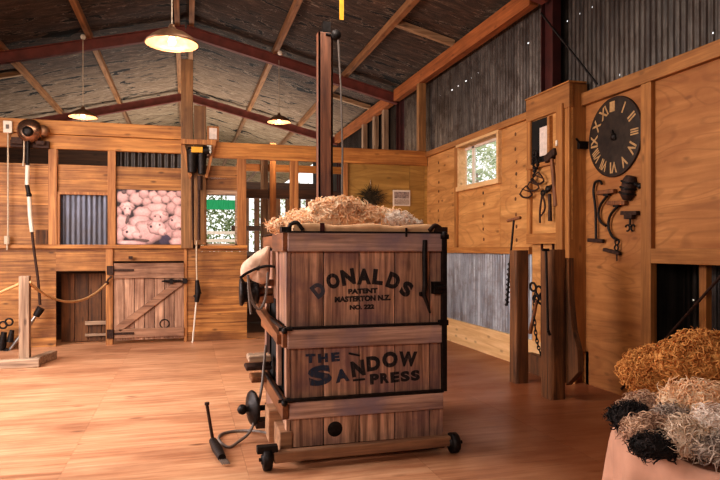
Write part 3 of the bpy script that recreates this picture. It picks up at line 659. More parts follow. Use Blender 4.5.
# corner end caps on left of rails and side walls
m = MB()
ys = [PY0+.0, PY0+.13, PY0+.27, PY0+.42]
for z0, z1 in ((.95, 1.48), (.45, .80)):
    m.box(PX0-.012, PX0+.02, PY0, PY0+.09, z0, z1); m.box(PX0-.012, PX0+.02, PY0+.42, PY0+.52, z0, z1); m.box(PX0-.012, PX0+.02, PY1-.12, PY1, z0, z1)
m.box(PX0-.012, PX0+.02, PY0, PY0+.09, .1, .31); m.box(PX0-.0, PX0+.02, PY0+.09, PY1, .1, .4)
m.build('side_stile', M['press_v'], press, bev=.004)
m = MB()
for k in range(3): m.box(PX0, PX0+.03, PY0+.09+.11*k, PY0+.09+.11*(k+1)-.003, .95, 1.48)
m.box(PX0, PX0+.03, PY0+.5, PY1-.1, 1.1, 1.48)
m.build('side_planks', M['press_v'], press)
m = MB()
m.box(PX0-.045, PX0+.01, PY0-.04, PY0+.5, 1.478, 1.61); m.box(PX0-.03, PX0+.01, PY0+.5, PY1, 1.5, 1.6)
m.box(PX0-.045, PX0+.01, PY0-.04, PY1, .81, .93); m.box(PX0-.045, PX0+.01, PY0-.04, PY1, .31, .42)
m.build('side_rail', M['press_y'], press, bev=.006)
m = MB(); m.box(PX0+.03, PX1-.03, PY0+.04, PY1-.03, .08, 1.5); m.build('inner_box', M['black'], press)
m = MB(); m.box(PX1-.002, PX1+.02, PY0, PY1, .1, 1.6); m.box(PX0, PX1, PY1-.03, PY1, .1, 1.6); m.build('rear_planks', M['press_v'], press)
# sloping brace on left side (to the back)
m = MB(); m.beam((PX0-.07, PY1-.05, .98), (PX0-.05, PY0+.02, .86), .05, .07); m.build('side_brace', M['press_y'], press, bev=.004)
# right iron post and handle
m = MB(); m.box(PX1-.01, PX1+.03, PY0-.06, PY0-.03, .44, 1.6); m.box(PX1-.02, PX1+.045, PY0-.06, PY0+.25, 1.57, 1.605); m.ball((PX1+.01, PY0-.05, 1.6), .028)
m.box(PX1-.03, PX1+.04, PY0-.065, PY0-.02, .93, .97); m.build('iron_corner_post', M['iron'], press, bev=.003)
hp = [onY(u, v, PY0-.05) for u, v in ((425, 240), (424.5, 255), (425, 285), (424, 295), (427, 303), (430, 313))]
m = MB(); m.tube(hp, [.018, .02, .02, .018, .013, .008]); m.box(hp[0][0]-.03, hp[0][0]+.03, PY0-.04, PY0-.0, hp[0][2]-.03, hp[0][2]+.02); m.box(hp[3][0]-.02, hp[3][0]+.02, PY0-.04, PY0-.0, hp[3][2]-.01, hp[3][2]+.02); m.build('lever_handle', M['iron'], press)
q = onY(436, 287, PY0-.03); m = MB(); m.box(q[0]-.03, q[0]+.05, PY0-.06, PY0, q[2]-.05, q[2]+.04); m.tube([(q[0]-.02, PY0-.08, q[2]), (q[0]+.05, PY0-.08, q[2])], .014); m.build('side_catch', M['iron'], press, bev=.004)
# knot / stain mark on the lower plank
q = onY(335, 429, PY0); m = MB(); m.lathe((q[0], PY0-.001, q[2]), (0,-1,0), [(.055, 0), (.05, .002), (.0, .0025)], 20); m.build('round_plug', M['iron'], press)
# base: axle beam, wheels, skids
m = MB(); m.beam((PX0-.12, PY0-.13, .09), (PX1+.03, PY0-.1, .09), .07, .075); m.build('axle_beam', M['press_axle'], press, bev=.01)
m = MB(); m.box(PX0-.06, PX0+.03, PY0-.02, PY0+.3, .06, .22); m.box(PX0-.1, PX0+.03, PY0+.28, PY0+.5, .06, .3); m.build('base_block', M['press_axle'], press, bev=.008)
for xs_ in (PX0, PX1-.1): MB().box(xs_, xs_+.1, PY0-.08, PY1+.1, .03, .1).build('skid', M['dark_h'], press)
for xx_ in (PX0-.155, PX1+.06):
    m = MB(); yw = PY0-.12
    m.lathe((xx_-.035, yw, .075), (1,0,0), [(.0, 0), (.03, -.01), (.035, .005), (.045, .008), (.062, .0), (.074, .004), (.074, .05), (.062, .062), (.045, .055), (.03, .068), (0, .068)], 24)
    m.tube([(xx_-.06, yw, .075), (xx_+.06, yw, .075)], .013); m.build('wheel', M['iron'], press)
for xx_ in (PX0+.05, PX1-.05):
    m = MB(); m.lathe((xx_-.03, PY1+.05, .07), (1,0,0), [(0,0),(.07,0),(.07,.06),(0,.06)], 20); m.build('wheel', M['iron'], press)
m = MB(); m.box(PX0-.23, PX0-.09, PY0-.15, PY0-.09, .12, .17); m.build('axle_bracket', M['iron'], press, bev=.006)
# mast
mx, my = onY(324.5, 200, PY1-.12)[0], PY1-.12
m = MB(); w_ = .066
m.box(mx-w_, mx+w_, my-.05, my-.035, 1.2, 3.42); m.box(mx-w_, mx-w_+.02, my-.05, my+.05, 1.2, 3.42); m.box(mx+w_-.02, mx+w_, my-.05, my+.05, 1.2, 3.42); m.box(mx-w_, mx+w_, my+.035, my+.05, 1.2, 3.42)
mast_ = m.build('mast', M['mast'], press, bev=.003)
m = MB(); m.box(mx-.02, mx+.05, my-.04, my+.04, 3.42, 3.52); m.lathe((mx+.09, my-.07, 3.40), (0,1,0), [(0,0),(.045,0),(.045,.01),(.035,.015),(.045,.03),(0,.03)], 20); m.tube([(mx, my-.05, 3.4), (mx+.13, my-.05, 3.4)], .012); m.build('mast_pulley', M['iron'], mast_)
a = onY(338, 38, my-.06); b = onY(342.5, 152, my-.06); c = onY(342, 205, my-.06)
m = MB(); m.tube([a, onY(341, 90, my-.06), b, c], .009); m.build('mast_rope', M['cordgrey'], mast_)
# rope strap from roof
a = onY(341.5, 20, my-.05); m = MB(); m.box(a[0]-.02, a[0]+.02, my-.055, my-.05, a[2], 5.4); m.build('hanging_strap', M['yellow'], label='yellowish strap hanging from the roof above the press mast', cat='strap')
# winding drum on left side
dx = PX0-.2; q = onY(246, 292, 5.2); dxx = q[0]; dz = q[2]
m = MB(); m.lathe((q[0]-.05, 5.2, dz), (1,0,0), [(0,0),(.11,0),(.115,.02),(.085,.04),(.08,.09),(.085,.12),(.1,.13),(.1,.15),(0,.15)], 28); drum_ = m.build('winding_drum', M['iron'], press)
m = MB(); m.tube([(q[0]+.05, 5.2, dz), (PX0+.02, 5.2, dz)], .03); m.box(PX0-.12, PX0+.0, 5.12, 5.28, dz-.09, dz-.03); m.box(PX0-.12, PX0+.0, 5.12, 5.28, dz+.05, dz+.1); m.build('drum_axle', M['press_y'], drum_, bev=.004)
def smooth(pts, n=6):
    P = [Vector(p) for p in pts]; out = []
    for i in range(len(P)-1):
        p0 = P[max(i-1, 0)]; p1 = P[i]; p2 = P[i+1]; p3 = P[min(i+2, len(P)-1)]
        for k in range(n):
            t = k/n; out.append(.5*((2*p1)+(p2-p0)*t+(2*p0-5*p1+4*p2-p3)*t*t+(3*p1-p0-3*p2+p3)*t**3))
    out.append(P[-1]); return out
m = MB(); m.tube(smooth([onY(u, v, 4.93) for u, v in ((240, 278), (247, 273), (258, 268), (268, 266), (275, 267))]), .011); m.build('curved_bar', M['iron'], press)
m = MB(); m.tube(smooth([onY(u, v, 4.92) for u, v in ((248, 275), (250, 292), (254, 305), (260, 309), (265, 300), (267, 285), (268, 272))]), .01)
m.tube(smooth([onY(u, v, 4.91) for u, v in ((248, 276), (249, 295), (251, 314))]), .009); m.build('loop_of_rope', M['cordgrey'], press)
# lower-left gear
Yg = 5.35
for (u, v, w_, h_, mt, nm) in ((255, 357, .13, .05, 'grey_foot', 'pedal_board'), (253, 366, .14, .035, 'iron_rust', 'pedal_plate'), (257, 377, .12, .05, 'press_y', 'pedal_block')):
    q = onY(u, v, Yg); m = MB(); m.box(q[0]-w_/2, PX0+.0, Yg-.12, Yg+.08, q[2]-h_/2, q[2]+h_/2); m.build(nm, M[mt], press, bev=.012)
q = onY(255, 408, 5.0)
m = MB(); m.lathe((q[0]-.05, 5.0, q[2]), (1,.25,0), [(0,0),(.05,-.01),(.06,.0),(.13,.02),(.14,.035),(.13,.05),(.06,.07),(0,.07)], 24); m.tube([(q[0]-.1, 4.98, q[2]), (PX0+.02, 5.0, q[2])], .022); m.ball((q[0]-.1, 4.98, q[2]), .04); m.build('foot_pulley', M['iron'], press)
q = onY(260, 421, 5.0); m = MB(); m.box(q[0]-.04, PX0, 4.92, 5.05, q[2]-.04, q[2]+.02); m.build('pulley_block', M['iron_rust'], press, bev=.006)
# cable and hand tool on floor
m = MB(); pts = [onY(266, 345, 5.1), onY(264, 365, 5.1), onY(261, 392, 5.0), onZ(252, 428, .1), onZ(238, 442, .02), onZ(228, 447, .012), onZ(219, 440, .012), onZ(222, 434, .012), onZ(236, 431, .012), onZ(255, 431, .03), onZ(268, 433, .1)]
m.tube(smooth(pts), .011); m.build('coiled_cable', M['cordgrey'], label='grey cable looping from the press down onto the floor', cat='cable')
m = MB(); a = onZ(219, 450, .03); b = onZ(226, 458, .03)
root = thing('shearing_handpiece', 'dark handpiece with upright rod lying on floor left of press', 'hand tool', (a[0], a[1], 0))
q1 = onZ(213, 441, .04); q2 = onZ(222, 458, .035)
m.tube([q1, ((Vector(q1)+Vector(q2))/2), q2], [.03, .038, .028], 12); m.build('body', M['iron'], root)
m = MB(); c0 = onZ(213, 441, .04); tip = onY(207, 405, c0[1]); m.tube([c0, tip], .012); m.tube([tip, (tip[0]+.0, tip[1], tip[2]+.02)], .018); m.build('rod', M['iron_rust'], root)
m = MB()
for k in range(5): 
    p = Vector(q2)+Vector((.012*k-.02, -.03, 0)); m.beam(p, p+Vector((.02, -.06, -.015)), .006, .008)
m.build('comb', M['steel'], root)
# sack
def lumpy(c, rad, mat, name, label, cat, amp=.25, fr=6, n=40, mm=28, parent=None, fold=None):
    m = MB(); vs = []; c = Vector(c)
    for i in range(mm+1):
        p = PI*i/mm
        for k in range(n):
            a = 2*PI*k/n; d = Vector((math.sin(p)*math.cos(a), math.sin(p)*math.sin(a), math.cos(p)))
            s_ = 1+amp*noise.noise(d*fr*.5+c*3)+amp*.4*noise.noise(d*fr+c)
            vs.append(c+Vector((d.x*rad[0], d.y*rad[1], d.z*rad[2]))*s_)
    fs = [(i*n+k, (i+1)*n+k, (i+1)*n+(k+1) % n, i*n+(k+1) % n) for i in range(mm) for k in range(n)]
    m.add(vs, fs, True); return m.build(name, mat, parent, label=label, cat=cat)
a0 = [onY(u, v, 5.12) for u, v in ((241, 277), (241, 267), (248, 258), (262, 249), (269, 247), (270, 262), (268, 281), (258, 283), (249, 279))]
m = MB(); n = len(a0); cx_ = sum(p[0] for p in a0)/n; cz_ = sum(p[2] for p in a0)/n
prev = None
P2 = smooth(a0+[a0[0]], 5)[:-1]; n = len(P2); vs = []
rings = [(PI*k/12) for k in range(13)]
for th in rings:
    sc_ = max(.03, math.sin(th))**.55; dy = -.13*math.cos(th)
    for p in P2:
        qx_ = cx_+(p.x-cx_)*sc_; qz_ = cz_+(p.z-cz_)*sc_
        fz = noise.noise(Vector((qx_*9+qz_*5, qz_*4, 1)))*.05+noise.noise(Vector((qx_*30, qz_*12, dy*10)))*.02
        vs.append((qx_+fz*.2, 5.12+dy+fz, qz_+fz*.3))
m.add(vs, [(i*n+k, i*n+(k+1) % n, (i+1)*n+(k+1) % n, (i+1)*n+k) for i in range(12) for k in range(n)], True)
m.build('cloth_sack', M['sack'], label='pale bundled sack cloth wedged above the press drum', cat='sack')
# ---- lettering
def text_geo(s, size, off=.02):
    cu = bpy.data.curves.new('t', 'FONT'); cu.body = s; cu.size = size; cu.offset = off*size; cu.align_x = 'CENTER'; cu.align_y = 'CENTER'; cu.resolution_u = 4
    o = bpy.data.objects.new('t', cu); C.objects.link(o); bpy.context.view_layer.update()
    me = bpy.data.meshes.new_from_object(o.evaluated_get(bpy.context.evaluated_depsgraph_get()))
    v = [tuple(p.co) for p in me.vertices]; fs = [tuple(p.vertices) for p in me.polygons]
    xs_ = [p[0] for p in v]; ys_ = [p[1] for p in v]; cx = (min(xs_)+max(xs_))/2; cy = (min(ys_)+max(ys_))/2
    v = [(p[0]-cx, p[1]-cy) for p in v]; wd = max(xs_)-min(xs_); ht = max(ys_)-min(ys_)
    bpy.data.objects.remove(o); bpy.data.meshes.remove(me); bpy.data.curves.remove(cu)
    return v, fs, wd, ht
def letter(mb, s, u, v, hpx, ang=0, wpx=None, Y=PY0-.003, serif=False):
    q = onY(u, v, Y); sc_ = (q[0]*SN+Y*CS)/F
    vv, fs, wd, ht = text_geo(s, 1.0, .062); kz = hpx*sc_/ht; kx = kz if wpx is None else wpx*sc_*1.02/wd
    ca, sa = math.cos(math.radians(ang)), math.sin(math.radians(ang)); out = []
    if serif:   # slab feet and caps on the letter
        o = len(vv); hw = wd/2; hh = ht/2
        vv = vv+[]
    for (a, b) in vv:
        a *= kx; b *= kz; out.append((q[0]+a*ca-b*sa, Y, q[2]+a*sa+b*ca))
    mb.add(out, fs)
m = MB()
for ch, u, v, an, hh in (('D', 318.5, 290, 38, 13),):
    letter(m, ch, u, v, 15, an, 12)
m.build('stencil_letters', M['letter_grey'], press)
m = MB()
for ch, u, v, an, w_, hh in (('O', 333, 281, 22, 13, 15.5), ('N', 348, 277, 10, 14, 16), ('A', 364, 276.5, 0, 14.5, 16), ('L', 378, 277, -7, 11, 15.5), ('D', 393.5, 281, -20, 13, 16), ('S', 406.5, 289, -30, 11, 15.5)):
    letter(m, ch, u, v, hh, an, w_)
letter(m, 'PATENT', 363, 291, 5.2, 1, 30); letter(m, 'MASTERTON N.Z.', 363, 298.5, 5.8, 1, 57); letter(m, 'NO. 222', 362, 307, 4.8, 1, 25)
m.build('stencil_letters', M['letter_dark'], press)
m = MB()
for ch, u, v, an, w_, hh in (('T', 310.5, 358.5, 0, 10, 9), ('H', 323, 358, 3, 10, 9), ('E', 335.5, 357, 3, 8.5, 9), ('S', 320, 375.5, 8, 23, 20), ('A', 342, 375.5, 8, 14, 13)):
    letter(m, ch, u, v, hh, an, w_)
m.build('stencil_letters', M['letter_blue'], press)
m = MB()
for ch, u, v, an, w_, hh in (('N', 358, 368.5, 8, 14, 16), ('D', 373.5, 363.5, 4, 14, 15), ('O', 390, 359.5, 0, 16, 16), ('W', 408, 359, -3, 19, 15)):
    letter(m, ch, u, v, hh, an, w_)
for k, ch in enumerate('PRESS'):
    letter(m, ch, 374.5+k*10.2, 379-.9*k, 10.5, 3, 9.3)
q = onY(354, 354.5, PY0-.003); m.beam((q[0]-.04, q[1], q[2]+.01), (q[0]+.045, q[1], q[2]-.01), .002, .014)
q = onY(359, 380, PY0-.003); m.beam((q[0]-.045, q[1], q[2]), (q[0]+.045, q[1], q[2]+.004), .002, .014)
m.build('stencil_letters', M['letter_dark'], press)
# ---- wool
def locks(mb, pts_nrm, length, rad, rnd, curl=1.0, seg=7):
    rad = rad*1.0; length = length*1.0
    for p, nr in pts_nrm:
        t = Vector((rnd.gauss(0,1), rnd.gauss(0,1), rnd.gauss(0,.6))); t = (t-nr*t.dot(nr))
        if t.length < 1e-3: continue
        t.normalize(); b = nr.cross(t); L_ = length*rnd.uniform(.5, 1.3); ph = rnd.uniform(0, 6.28); w = rnd.uniform(1.5, 3.2)*curl
        lift = rnd.uniform(.15, .8); pts = []; rs = []
        for i in range(seg+1):
            s_ = i/seg; a = ph+w*2.2*s_
            q = p-nr*rad+t*(L_*s_)+nr*(L_*lift*math.sin(s_*2.3)*.5)+(b*math.cos(a)+nr*math.sin(a)*.6)*L_*.16
            pts.append(q); rs.append(rad*(1.15-.95*s_)*(1+.25*math.sin(s_*19+ph)))
        mb.tube(pts, rs, 4, False)
def fleece(name, label, c, rad, nl, length, lr, mat, seed, lumps=9, curl=1.0, group=None, flat=.0):
    rnd = random.Random(seed); mb = MB(); c = Vector(c); centres = []
    for k in range(lumps):
        a = rnd.uniform(0, 6.28); rr = rnd.uniform(0, .75); h = rnd.uniform(-.1, .4)*(1-rr*.8)
        lc = c+Vector((rad[0]*rr*math.cos(a), rad[1]*rr*math.sin(a), rad[2]*h)); lr_ = rnd.uniform(.3, .5)
        centres.append((lc, Vector((rad[0]*lr_, rad[1]*lr_, max(rad[2]*lr_*1.2, .02)))))
    centres.append((c, Vector(rad)*.82))
    pn = []
    for lc, lr_ in centres:
        n_, mm = 18, 12; vs = []
        for i in range(mm+1):
            p = PI*i/mm
            for k in range(n_):
                a = 2*PI*k/n_; d = Vector((math.sin(p)*math.cos(a), math.sin(p)*math.sin(a), math.cos(p))); s_ = 1+.25*noise.noise(d*2.5+lc*9)
                vs.append(lc+Vector((d.x*lr_.x, d.y*lr_.y, d.z*lr_.z))*s_)
        mb.add(vs, [(i*n_+k, (i+1)*n_+k, (i+1)*n_+(k+1) % n_, i*n_+(k+1) % n_) for i in range(mm) for k in range(n_)], True)
    wts = [l[1].x*l[1].y for l in centres]
    for k in range(nl):
        lc, lr_ = rnd.choices(centres, wts)[0]
        d = Vector((rnd.gauss(0,1), rnd.gauss(0,1), rnd.gauss(.35,.8))).normalized(); s_ = 1+.25*noise.noise(d*2.5+lc*9)
        p = lc+Vector((d.x*lr_.x, d.y*lr_.y, d.z*lr_.z))*s_
        if p.z < c.z-rad[2]*.75: continue
        pn.append((p, Vector((d.x/lr_.x, d.y/lr_.y, d.z/lr_.z)).normalized()))
    locks(mb, pn, length, lr, rnd, curl)
    return mb.build(name, mat, label=label, cat='wool', group=group)
def _tl(m_):
    t = m_.node_tree; b = t.nodes['Principled BSDF']; o = t.nodes['Material Output']; tl = N(t, 'ShaderNodeBsdfTranslucent')
    t.links.new(b.inputs['Base Color'].links[0].from_socket, tl.inputs[0]); mx = N(t, 'ShaderNodeMixShader'); mx.inputs[0].default_value = .3
    t.links.new(b.outputs[0], mx.inputs[1]); t.links.new(tl.outputs[0], mx.inputs[2]); t.links.new(mx.outputs[0], o.inputs[0])
M['w_cream'] = wool('wool_cream', S(238, 186, 138), S(255, 234, 204))
M['w_white'] = wool('wool_white', S(232, 204, 184), S(255, 244, 232))
M['w_brown'] = wool('wool_tan', S(190, 122, 60), S(238, 178, 106))
M['w_black'] = wool('wool_black', S(16, 11, 10), S(44, 30, 26))
M['w_grey'] = wool('wool_grey', S(116, 98, 88), S(206, 184, 166))
M['w_greybrown'] = wool('wool_greybrown', S(140, 104, 84), S(224, 186, 156))
M['w_pale'] = wool('wool_pale', S(210, 178, 148), S(252, 230, 208))
for k_ in ('w_cream', 'w_white', 'w_brown', 'w_pale'): _tl(M[k_])
cx_ = (PX0+PX1)/2; cy_ = PY0+.45
fleece('wool_fleece', 'cream fleece heaped along the top of the press', (cx_-.06, cy_, 1.71), (.44, .36, .16), 4200, .06, .0085, M['w_cream'], 11, 16)
fleece('wool_fleece', 'paler white fleece at right end of the press top', (PX1-.26, cy_-.02, 1.70), (.23, .26, .12), 1300, .055, .008, M['w_white'], 12, 8)
fleece('wool_fleece', 'tan fleece tail spilling over left corner of press top', (PX0+.1, cy_-.12, 1.665), (.21, .2, .075), 1300, .06, .008, M['w_cream'], 13, 8)
fleece('wool_fleece', 'tan tuft of fleece in the middle of the press heap', (cx_-.14, cy_-.1, 1.79), (.26, .22, .12), 1300, .065, .0085, M['w_cream'], 14, 8)
# wool pack rim (canvas)
m = MB(); n = 120; vs = []; prof = [(-.02, 0), (-.032, .012), (-.03, .03), (-.02, .045), (.0, .052), (.025, .045), (.03, .02), (.02, 0)]
rx0, rx1, ry0, ry1 = PX0+.06, PX1-.08, PY0+.0, PY0+.85; per = []
corners = [(rx0, ry0), (rx1, ry0), (rx1, ry1), (rx0, ry1)]
for e in range(4):
    a = Vector(corners[e]); b = Vector(corners[(e+1) % 4])
    for k in range(30): per.append(a.lerp(b, k/30))
cc = Vector(((rx0+rx1)/2, (ry0+ry1)/2))
for k, p in enumerate(per):
    d = (p-cc); d = Vector((d.x/(rx1-rx0), d.y/(ry1-ry0))).normalized()
    for (o_, h_) in prof:
        wv = .006*math.sin(k*.9)+.004*math.sin(k*2.3)
        vs.append((p.x-d.x*o_*-1+d.x*wv, p.y+d.y*o_+d.y*wv, 1.622+h_*(1+.15*math.sin(k*.5))))
np_ = len(prof); N_ = len(per)
m.add(vs, [(k*np_+i, ((k+1) % N_)*np_+i, ((k+1) % N_)*np_+i+1, k*np_+i+1) for k in range(N_) for i in range(np_-1)], True)
m.box(rx0, rx1, ry0, ry1, 1.6225, 1.632)
m.build('wool_pack', M['canvas'], label='pale canvas wool pack rim lining the top of the press', cat='wool pack')
m = MB(); m.tube(smooth([(PX0-.0, PY0-.02, 1.63), (PX0+.02, PY0-.02, 1.67), (PX0+.06, PY0-.03, 1.68), (PX0+.1, PY0-.03, 1.63)]), .014); m.box(PX0-.05, PX0+.02, PY0-.04, PY0+.04, 1.615, 1.65); m.build('corner_iron', M['iron'], press)
m = MB(); m.tube(smooth([(PX1-.1, PY0-.02, 1.63), (PX1-.05, PY0-.01, 1.67), (PX1+.0, PY0, 1.65), (PX1+.04, PY0, 1.615)]), .018); m.box(PX1-.05, PX1+.05, PY0-.02, PY0+.1, 1.615, 1.66); m.build('corner_iron', M['iron_rust'], press)
q = onY(322, 226, PY0-.03); m = MB(); m.box(q[0]-.015, q[0]+.015, PY0-.045, PY0-.035, 1.6, 1.68); m.build('tie_hook', M['steel_dark'], press)
q = onY(405, 229, PY0-.03); m = MB(); m.box(q[0]-.006, q[0]+.006, PY0-.065, PY0-.05, 1.585, 1.65); m.build('tie_hook', M['iron'], press)
# ------------------------------------------------------------------ WOOL TABLE (bottom right)
tc_ = Vector((2.49, 2.27)); R_ = .575
m = MB(); n = 160; vs = []
prof = [(0, .60), (.5, .60), (.8, .60), (.93, .625), (1.0, .655), (1.035, .64), (1.05, .58), (1.06, .4), (1.07, .2), (1.08, .01)]
for (rr, zz) in prof:
    for k in range(n):
        a = 2*PI*k/n; w = (max(0, .66-zz))*.08*(math.sin(a*11)+.6*math.sin(a*23+1)) + (.015*math.sin(a*5+.5) if rr > .9 else 0)
        rad = R_*rr+w*(1 if rr > .9 else 0); vs.append((tc_.x+rad*math.cos(a), tc_.y+rad*math.sin(a), zz+(.02*math.sin(a*6+2) if rr > .85 and zz > .5 else 0)))
m.add(vs, [(i*n+k, i*n+(k+1) % n, (i+1)*n+(k+1) % n, (i+1)*n+k) for i in range(len(prof)-1) for k in range(n)], True)
o = m.build('wool_bin', M['burlap'], label='round wool bin draped in dusty pink canvas, lower right', cat='wool bin')
s_ = o.modifiers.new('sub', 'SUBSURF'); s_.levels = 1; s_.render_levels = 1
G = 'fleece samples heaped on the canvas bin'
def P3(u, v, z): p = onZ(u, v, z); return (p[0], p[1], z)
for (u, v, z, rad, nl, ln, lr, mt, lb, cu) in (
    (672, 372, .84, (.30, .24, .16), 4200, .06, .0048, 'w_brown', 'large curly tan fleece heaped at the back of the bin', 2.0),
    (705, 362, .92, (.30, .22, .17), 2200, .075, .006, 'w_brown', 'orange tan fleece at right rear of the bin', 2.0),
    (655, 385, .72, (.14, .14, .09), 700, .06, .006, 'w_brown', 'tan fleece end drooping over left side of the heap', 2.0),
    (632, 419, .71, (.10, .10, .07), 700, .05, .004, 'w_black', 'black wool clump at left edge of the bin', 1.5),
    (645, 405, .75, (.10, .10, .055), 600, .05, .004, 'w_greybrown', 'grey brown wool tuft behind the black clump', 1.2),
    (648, 432, .71, (.12, .10, .08), 800, .05, .004, 'w_greybrown', 'brown grey wool tuft between the two black clumps', 1.2),
    (658, 446, .68, (.13, .08, .06), 700, .05, .004, 'w_black', 'black wool clump at the front rim of the bin', 1.5),
    (664, 410, .73, (.11, .09, .06), 500, .05, .004, 'w_black', 'black wool clump tucked below the tan fleece', 1.5),
    (674, 418, .75, (.07, .07, .05), 500, .05, .004, 'w_grey', 'silver grey wool lock left of the pale fleece', 1.0),
    (688, 438, .71, (.13, .11, .09), 1100, .055, .005, 'w_pale', 'pale cream white fleece at the front centre of heap', 1.2),
    (706, 402, .80, (.18, .14, .10), 1100, .06, .005, 'w_cream', 'soft apricot fleece in the middle right of heap', 1.0),
    (716, 425, .76, (.12, .12, .08), 800, .05, .005, 'w_white', 'white fleece at the right edge of picture', 1.2),
    (718, 450, .69, (.10, .10, .06), 600, .05, .005, 'w_grey', 'grey brown fleece below the white one at right edge', 1.0)):
    fleece('wool_fleece', lb, P3(u, v, z), rad, nl, ln, lr, M[mt], int(u*7+v), 7, cu, G)
# ------------------------------------------------------------------ LAMPS
def shade_root(loc, label, top, first=None):
    return None
lamp = thing('pendant_lamp', 'large brass pendant lamp hanging nearest the camera', 'lamp', (0, 0, 0), 'brass pendant lamps hanging from the roof')
m = MB(); prof_o = [(.0, .17), (.02, .17), (.03, .15), (.035, .13), (.06, .12), (.12, .095), (.18, .055), (.215, .02), (.222, 0)]
m.lathe((0,0,0), (0,0,1), prof_o+[(.218, .0), (.21, .018), (.175, .05), (.115, .09), (.05, .115), (0, .12)], 40); m.build('lamp_shade', M['brass'], lamp)
m = MB(); m.ring((0,0,0), (0,0,1), .221, .005, 40); m.build('shade_rim', M['brass'], lamp)
m = MB(); bulb_parent = [c for c in lamp.children if c.name.startswith('lamp_shade')][0]; m.lathe((0,0,.02), (0,0,1), [(0, -.03), (.02, -.027), (.032, -.01), (.032, .01), (.02, .04), (.015, .07)], 20); m.build('bulb', emis('bulb_glow', (1, .66, .4), 9), bulb_parent)
m = MB(); m.tube([(0,0,.165), (0,0,1.65)], .006); m.build('lamp_cord', M['cord'], lamp)
lamps = []
def place_lamp(o, u, v, Z, label, zr):
    r_ = (u-360)/F; X = Z*(SN+r_*CS); Y = Z*(CS-r_*SN); z = EYE+(VH-v)/F*Z
    o.location = (X, Y, z); o['label'] = label
    for ch in o.children:
        if ch.name.startswith('lamp_cord'):
            ch.scale = (1, 1, 1)
            ch.data = ch.data.copy()
            for vv in ch.data.vertices:
                if vv.co.z > .5: vv.co.z = zr-z
    ld = bpy.data.lights.new('lamp_light', 'POINT'); ld.energy = 50; ld.color = (1, .72, .5); ld.shadow_soft_size = .05
    lo = bpy.data.objects.new('lamp_light', ld); C.objects.link(lo); lo.location = (X, Y, z-.1)
    return (X, Y, z)
lb_ = copy_tree(lamp); lc_ = copy_tree(lamp)
place_lamp(lamp, 172, 44, 5.45, 'large brass pendant lamp hanging nearest, at top of picture', 5.55)
place_lamp(lb_, 83, 117, 10.3, 'small glowing pendant lamp on long cord at far left', 5.0)
place_lamp(lc_, 279, 122, 12.0, 'small brass pendant lamp left of the press mast', 5.1)
for u, v in ((83, 37), (280, 53)):
    q = onY(u, v, 11.2); m = MB(); m.lathe((q[0], 11.2, q[2]), (0,0,1), [(0, -.04), (.03, -.035), (.045, 0), (.03, .035), (0, .04)], 14)
    m.build('ceiling_rose', M['white'], label='white cord holder on the red beam, %s side' % ('left' if u < 100 else 'right'), cat='cord holder')
# ------------------------------------------------------------------ BARRIER
b0 = onZ(25, 366, 0); bx, by = b0[0], b0[1]
bar = thing('rope_barrier_post', 'weathered square wooden barrier post on a crossed timber foot', 'barrier post', (bx, by, 0))
m = MB(); m.box(bx-.06, bx+.06, by-.06, by+.06, .06, 1.15); m.build('post', M['grey_post'], bar, bev=.006)
m = MB(); m.box(bx-.5, bx+.2, by-.17, by-.065, .0, .11); m.build('foot_beam', M['grey_foot'], bar, bev=.012)
m = MB(); m.beam((bx+.08, by-.1, .055), (bx+.24, by+.5, .055), .11, .11); m.build('foot_beam', M['grey_foot'], bar, bev=.012)
m = MB(); m.box(bx-.1, bx-.0+.12, by-.06, by+.3, .0, .05); m.build('foot_block', M['grey_foot'], bar, bev=.006)
a = Vector((bx+.06, by, 1.05)); c = Vector(onY(107, 283, YB-.08)); pts = [a.lerp(c, k/24)-Vector((0, 0, .42*4*(k/24)*(1-k/24)*.62)) for k in range(25)]
m = MB(); m.tube(pts, .018); m.tube(smooth([a+Vector((-.03,0,.03)), a+Vector((.02,-.05,.02)), a]), .018); m.build('barrier_rope', M['rope'], label='thick rope sagging from barrier post to the wall hook', cat='rope')
m = MB(); m.tube(smooth([c, c+Vector((.02, 0, .06)), c+Vector((.07, 0, .1))]), .014); m.ball(c, .03); m.build('rope_hook', M['iron_rust'], label='iron hook holding the rope end on the wall post', cat='hook')
a = Vector((bx-.06, by, 1.05)); c = Vector((-4.1, by-.3, .95)); pts = [a.lerp(c, k/20)-Vector((0, 0, 1.0*(k/20)*(1-k/20))) for k in range(21)]
m = MB(); m.tube(pts, .018); m.build('barrier_rope', M['rope'], label='thick rope running left from barrier post out of frame', cat='rope')
# ------------------------------------------------------------------ SHEARING GEAR LEFT
Ys = YB-.18
q = onY(30, 131, Ys); sm_ = thing('shearing_machine', 'round dark electric shearing motor on top beam with long jointed downtube', 'shearing machine', (q[0], Ys, q[2]))
m = MB(); m.lathe((q[0], Ys+.1, q[2]), (0,-1,0), [(0,0),(.15,0),(.175,.04),(.18,.1),(.165,.17),(.12,.22),(.05,.235),(0,.24)], 32); motor_ = m.build('motor', plain('polished_dark', S(150, 116, 96), .25, .85, .3, 8), sm_)
m = MB(); m.lathe((q[0]+.0, Ys-.12, q[2]-.03), (0,-1,0), [(0,0),(.075,0),(.07,.05),(.03,.06),(0,.06)], 20); m.build('gear_cover', M['iron'], motor_)
m = MB(); p = onY(43, 131, Ys); m.lathe((p[0], Ys+.05, p[2]), (0,-1,0), [(0,0),(.08,0),(.09,.04),(.06,.1),(0,.1)], 20); m.build('fan_housing', M['brass'], motor_)
